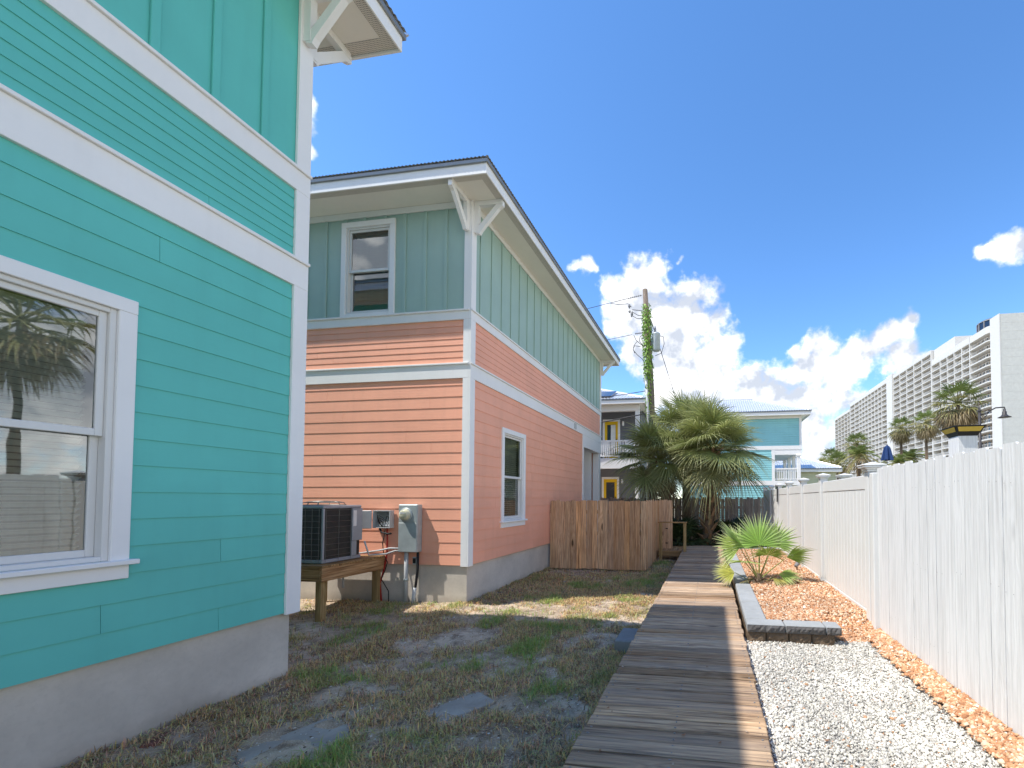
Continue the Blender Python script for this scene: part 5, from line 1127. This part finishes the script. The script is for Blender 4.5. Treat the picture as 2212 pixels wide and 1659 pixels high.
# ------------------------------------------------------------------ white tower block
def condo():
    X = 96.; fh = 2.87; dp = 3.2
    t = thing('apartment_tower', 'huge white balcony tower block rising beyond the palms', 'building', (110, 250, 0))
    def fins_slabs(Ys, nf, ztop, nm, depth=dp, rail=True):
        ya, yb = Ys[0], Ys[-1]
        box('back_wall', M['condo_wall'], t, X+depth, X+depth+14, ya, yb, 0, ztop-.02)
        for k in range(1, nf+1):
            box('floor_slab', M['condo'], t, X-.08, X+depth-.01, ya, yb, k*fh-.30, k*fh)
            if k < nf+0: box('balcony_rail', M['condo'], t, X-.02, X+.05, ya, yb, k*fh+.95, k*fh+1.05); rails.append((ya, yb, k*fh))
        box('parapet', M['condo'], t, X-.10, X+depth+14, ya, yb, nf*fh+.005, ztop)
        for y in Ys: box('fin', M['condo'], t, X-.12, X+depth-.005, y-.17, y+.17, 0, nf*fh-.002)
        for k in range(nf):
            dm = doors
            for a, b in zip(Ys, Ys[1:]):
                c = (a+b)/2; dm.box(X+depth-.06, X+depth-.003, c-.9, c+.9, k*fh+.05, k*fh+2.15)
    rails = []; doors = MB(); bal = MB()
    A = [314.2, 320.2, 327.4, 335, 342.6, 350.5]; B = [250.2, 258.5, 263.6, 268.9, 274.4, 279.8, 285.1, 290.4, 295.7, 304.1, 313.1]; Cc = [202.9, 211.2, 219.1, 226.8, 234.4, 242.3]; Dd = [174.6, 179.7, 184.9, 190, 195.4, 202.4]
    fins_slabs(Dd, 21, 62.4, 'd'); fins_slabs(Cc, 23, 67.3, 'c'); fins_slabs(B, 23, 68.2, 'b'); fins_slabs(A, 22, 64.6, 'a', 2.2)
    box('blank_stack', M['condo'], t, X-.6, X+12, 242.6, 249.9, 0, 68.6)
    box('plant_room', M['condo'], t, X+1.0, X+12, 186, 202.3, 62.41, 67.0); box('plant_room', M['condo'], t, X+5, X+12, 179, 186, 62.41, 65.4)
    # rounded corner balconies
    n = 9; arc = [(X+3.2-3.28*math.cos(a), 162.2+3.2-3.2*math.sin(a)*1.0) for a in np.linspace(0, math.pi/2, n)]
    pts = [(X-.08, 174.4)]+arc+[(X+12, 162.2)]
    back = [(X+2.4, 174.4), (X+2.4, 167.2), (X+5.0, 164.6), (X+12, 164.6)]
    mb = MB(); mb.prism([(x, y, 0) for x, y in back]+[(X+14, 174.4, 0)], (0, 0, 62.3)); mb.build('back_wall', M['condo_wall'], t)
    poly = pts+[(X+12, 164.5), (X+5, 164.5), (X+2.35, 167.1), (X+2.35, 174.4)]
    for k in range(1, 22):
        mb = MB(); mb.prism([(x, y, k*fh-.42) for x, y in poly], (0, 0, .42 if k < 21 else 2.4)); mb.build('floor_slab', M['condo'], t)
        if k < 21:
            rm = MB(); rm.tube([(x+.05, y+.05, k*fh+1.0) for x, y in pts], .05, 4)
            for (a, b), (c, d) in zip(pts, pts[1:]):
                L_ = math.hypot(c-a, d-b)
                for q in np.arange(0, 1, .8/max(L_, .8)): x, y = a+(c-a)*q, b+(d-b)*q; rm.box(x+.02, x+.08, y+.02, y+.08, k*fh, k*fh+1.0)
            rm.build('balcony_rail', M['condo'], t)
        dm = doors
        for y in (168.4, 170.6, 172.6): dm.box(X+2.33, X+2.395, y-.6, y+.6, k*fh-fh+.05, k*fh-fh+2.1)
    # balusters read as pickets on the straight runs
    for (ya, yb, z) in rails:
        if ya > 300: continue
        for y in np.arange(ya+.4, yb, .9): bal.box(X-.01, X+.04, y-.12, y+.12, z, z+.95)
    doors.build('sliding_doors', M['dark_glass'], t)['kind'] = 'stuff'; bal.build('balusters', M['condo'], t)['kind'] = 'stuff'
    # roof lantern and blank end wall
    V, F = lathe_vf((X+4.6, 168.6, 62.2), [(4.6, 0), (4.6, 2.6), (3.9, 3.6), (.5, 4.0)], 14); obj('roof_pavilion', V, F, M['solar'], t)
    V, F = lathe_vf((X+4.6, 168.6, 65.0), [(4.8, 0), (4.8, .25), (3.9, .75), (.5, 1.1)], 14); obj('pavilion_roof', V, F, M['roof_edge'], t)
    for a in np.linspace(0, 2*math.pi, 15)[:-1]: x, y = X+4.6+4.65*math.cos(a), 168.6+4.65*math.sin(a); box('pavilion_post', M['insul'], t, x-.15, x+.15, y-.15, y+.15, 62.3, 65)
    box('end_wall', M['condo_slab'], t, X-1.0, X+40, 155.8, 160.4, 0, 63.2); box('end_wall_edge', M['condo'], t, X-1.3, X-1.001, 155.7, 160.5, 0, 63.3)
    for k in range(1, 22): box('floor_joint', M['condo'], t, X-.99, X+40, 155.775, 155.799, k*fh-.06, k*fh+.02)
condo()
# ------------------------------------------------------------------ beyond the fence: terrace, umbrella, pillar, street lamp
struct(box('pool_terrace', M['slab'], None, 8.5, 30, 29, 60, -.1, 2.6))
u = thing('closed_umbrella', 'closed navy patio umbrella showing above the white fence post', 'umbrella', (12.2, 32, 2.6))
MB().tube([(12.2, 32, 2.6), (12.2, 32, 5.62)], .025, 8).build('pole', M['insul'], u); V = []; n = 24
for z, r in ((4.55, .36), (4.7, .33), (5.1, .25), (5.4, .19), (5.52, .13), (5.58, .03)):
    for j in range(n): q = r*(1+.22*(1 if j % 4 < 2 else -1)*(1 if z < 5.5 else .2)); V.append((12.2+q*math.cos(6.2832*j/n), 32+q*math.sin(6.2832*j/n), z+(random.uniform(-.04, .04) if z < 4.6 else 0)))
obj('canopy', V, [(i*n+j, i*n+(j+1) % n, (i+1)*n+(j+1) % n, (i+1)*n+j) for i in range(5) for j in range(n)], M['navy'], u)
V, F = lathe_vf((12.2, 32, 5.58), [(.05, 0), (.08, .03), (.03, .08)], 8); obj('finial', V, F, M['insul'], u)
pl = thing('entrance_pillar', 'white pillar with a flared black and gold cap above the picket fence', 'pillar', (7.1, 13.3, 0))
box('shaft', M['paintwood'], pl, 6.86, 7.36, 13.1, 13.6, 0, 3.60, .01)
def flare(z0, z1, a, b, mat, name):
    cx, cy = 7.11, 13.35; V = [(cx+sx*q, cy+sy*q, z) for z, q in ((z0, a), (z1, b)) for sx, sy in ((-1, -1), (1, -1), (1, 1), (-1, 1))]
    return obj(name, V, [(0, 1, 5, 4), (1, 2, 6, 5), (2, 3, 7, 6), (3, 0, 4, 7), (0, 3, 2, 1), (4, 5, 6, 7)], mat, pl)
flare(3.601, 3.69, .25, .29, M['black'], 'cap_base'); flare(3.691, 3.85, .30, .385, M['black'], 'cap_body'); flare(3.851, 3.875, .40, .40, M['black'], 'cap_rim')
for nx, ny in ((0, -1), (-1, 0)):
    c = np.array((7.11, 13.35)); nv = np.array((nx, ny)); sv = np.array((-ny, nx)); P = []
    for z, q, w in ((3.715, .318, .27), (3.835, .383, .33)):
        for s_ in ((-1, 1) if z < 3.8 else (1, -1)): x, y = c+nv*(q+.004)+sv*s_*w; P.append((x, y, z))
    V, F = prism_vf(P, (nx*.006, ny*.006, 0)); obj('gold_panel', V, F, M['gold'], pl)
sl = thing('street_lamp', 'dark gooseneck street lamp with bell shade in front of the white tower', 'street lamp', (11.8, 20.85, 0))
MB().tube([(11.8, 20.85, 0), (11.8, 20.85, 5.7)], [.065, .05], 10).build('post', M['bronze'], sl, True); V, F = lathe_vf((11.8, 20.85, 5.7), [(.07, 0), (.07, .06), (.04, .10), (.05, .14), (.01, .22)], 10); obj('finial', V, F, M['bronze'], sl)
MB().tube([(11.8, 20.85, 5.56), (12.05, 20.87, 5.60), (12.25, 20.9, 5.74), (12.5, 20.94, 5.87), (12.87, 20.98, 5.90), (12.89, 20.98, 5.84)], .028, 8).build('arm', M['bronze'], sl, True)
MB().tube([(11.8, 20.85, 5.3), (12.0, 20.87, 5.42), (12.2, 20.89, 5.68)], .016, 6).build('scroll', M['bronze'], sl, True)
V, F = lathe_vf((12.88, 20.98, 5.44), [(.25, 0), (.245, .015), (.14, .07), (.085, .14), (.08, .26), (.05, .28), (.05, .38), (.02, .40)], 16); obj('shade', V, F, M['bronze'], sl, True)
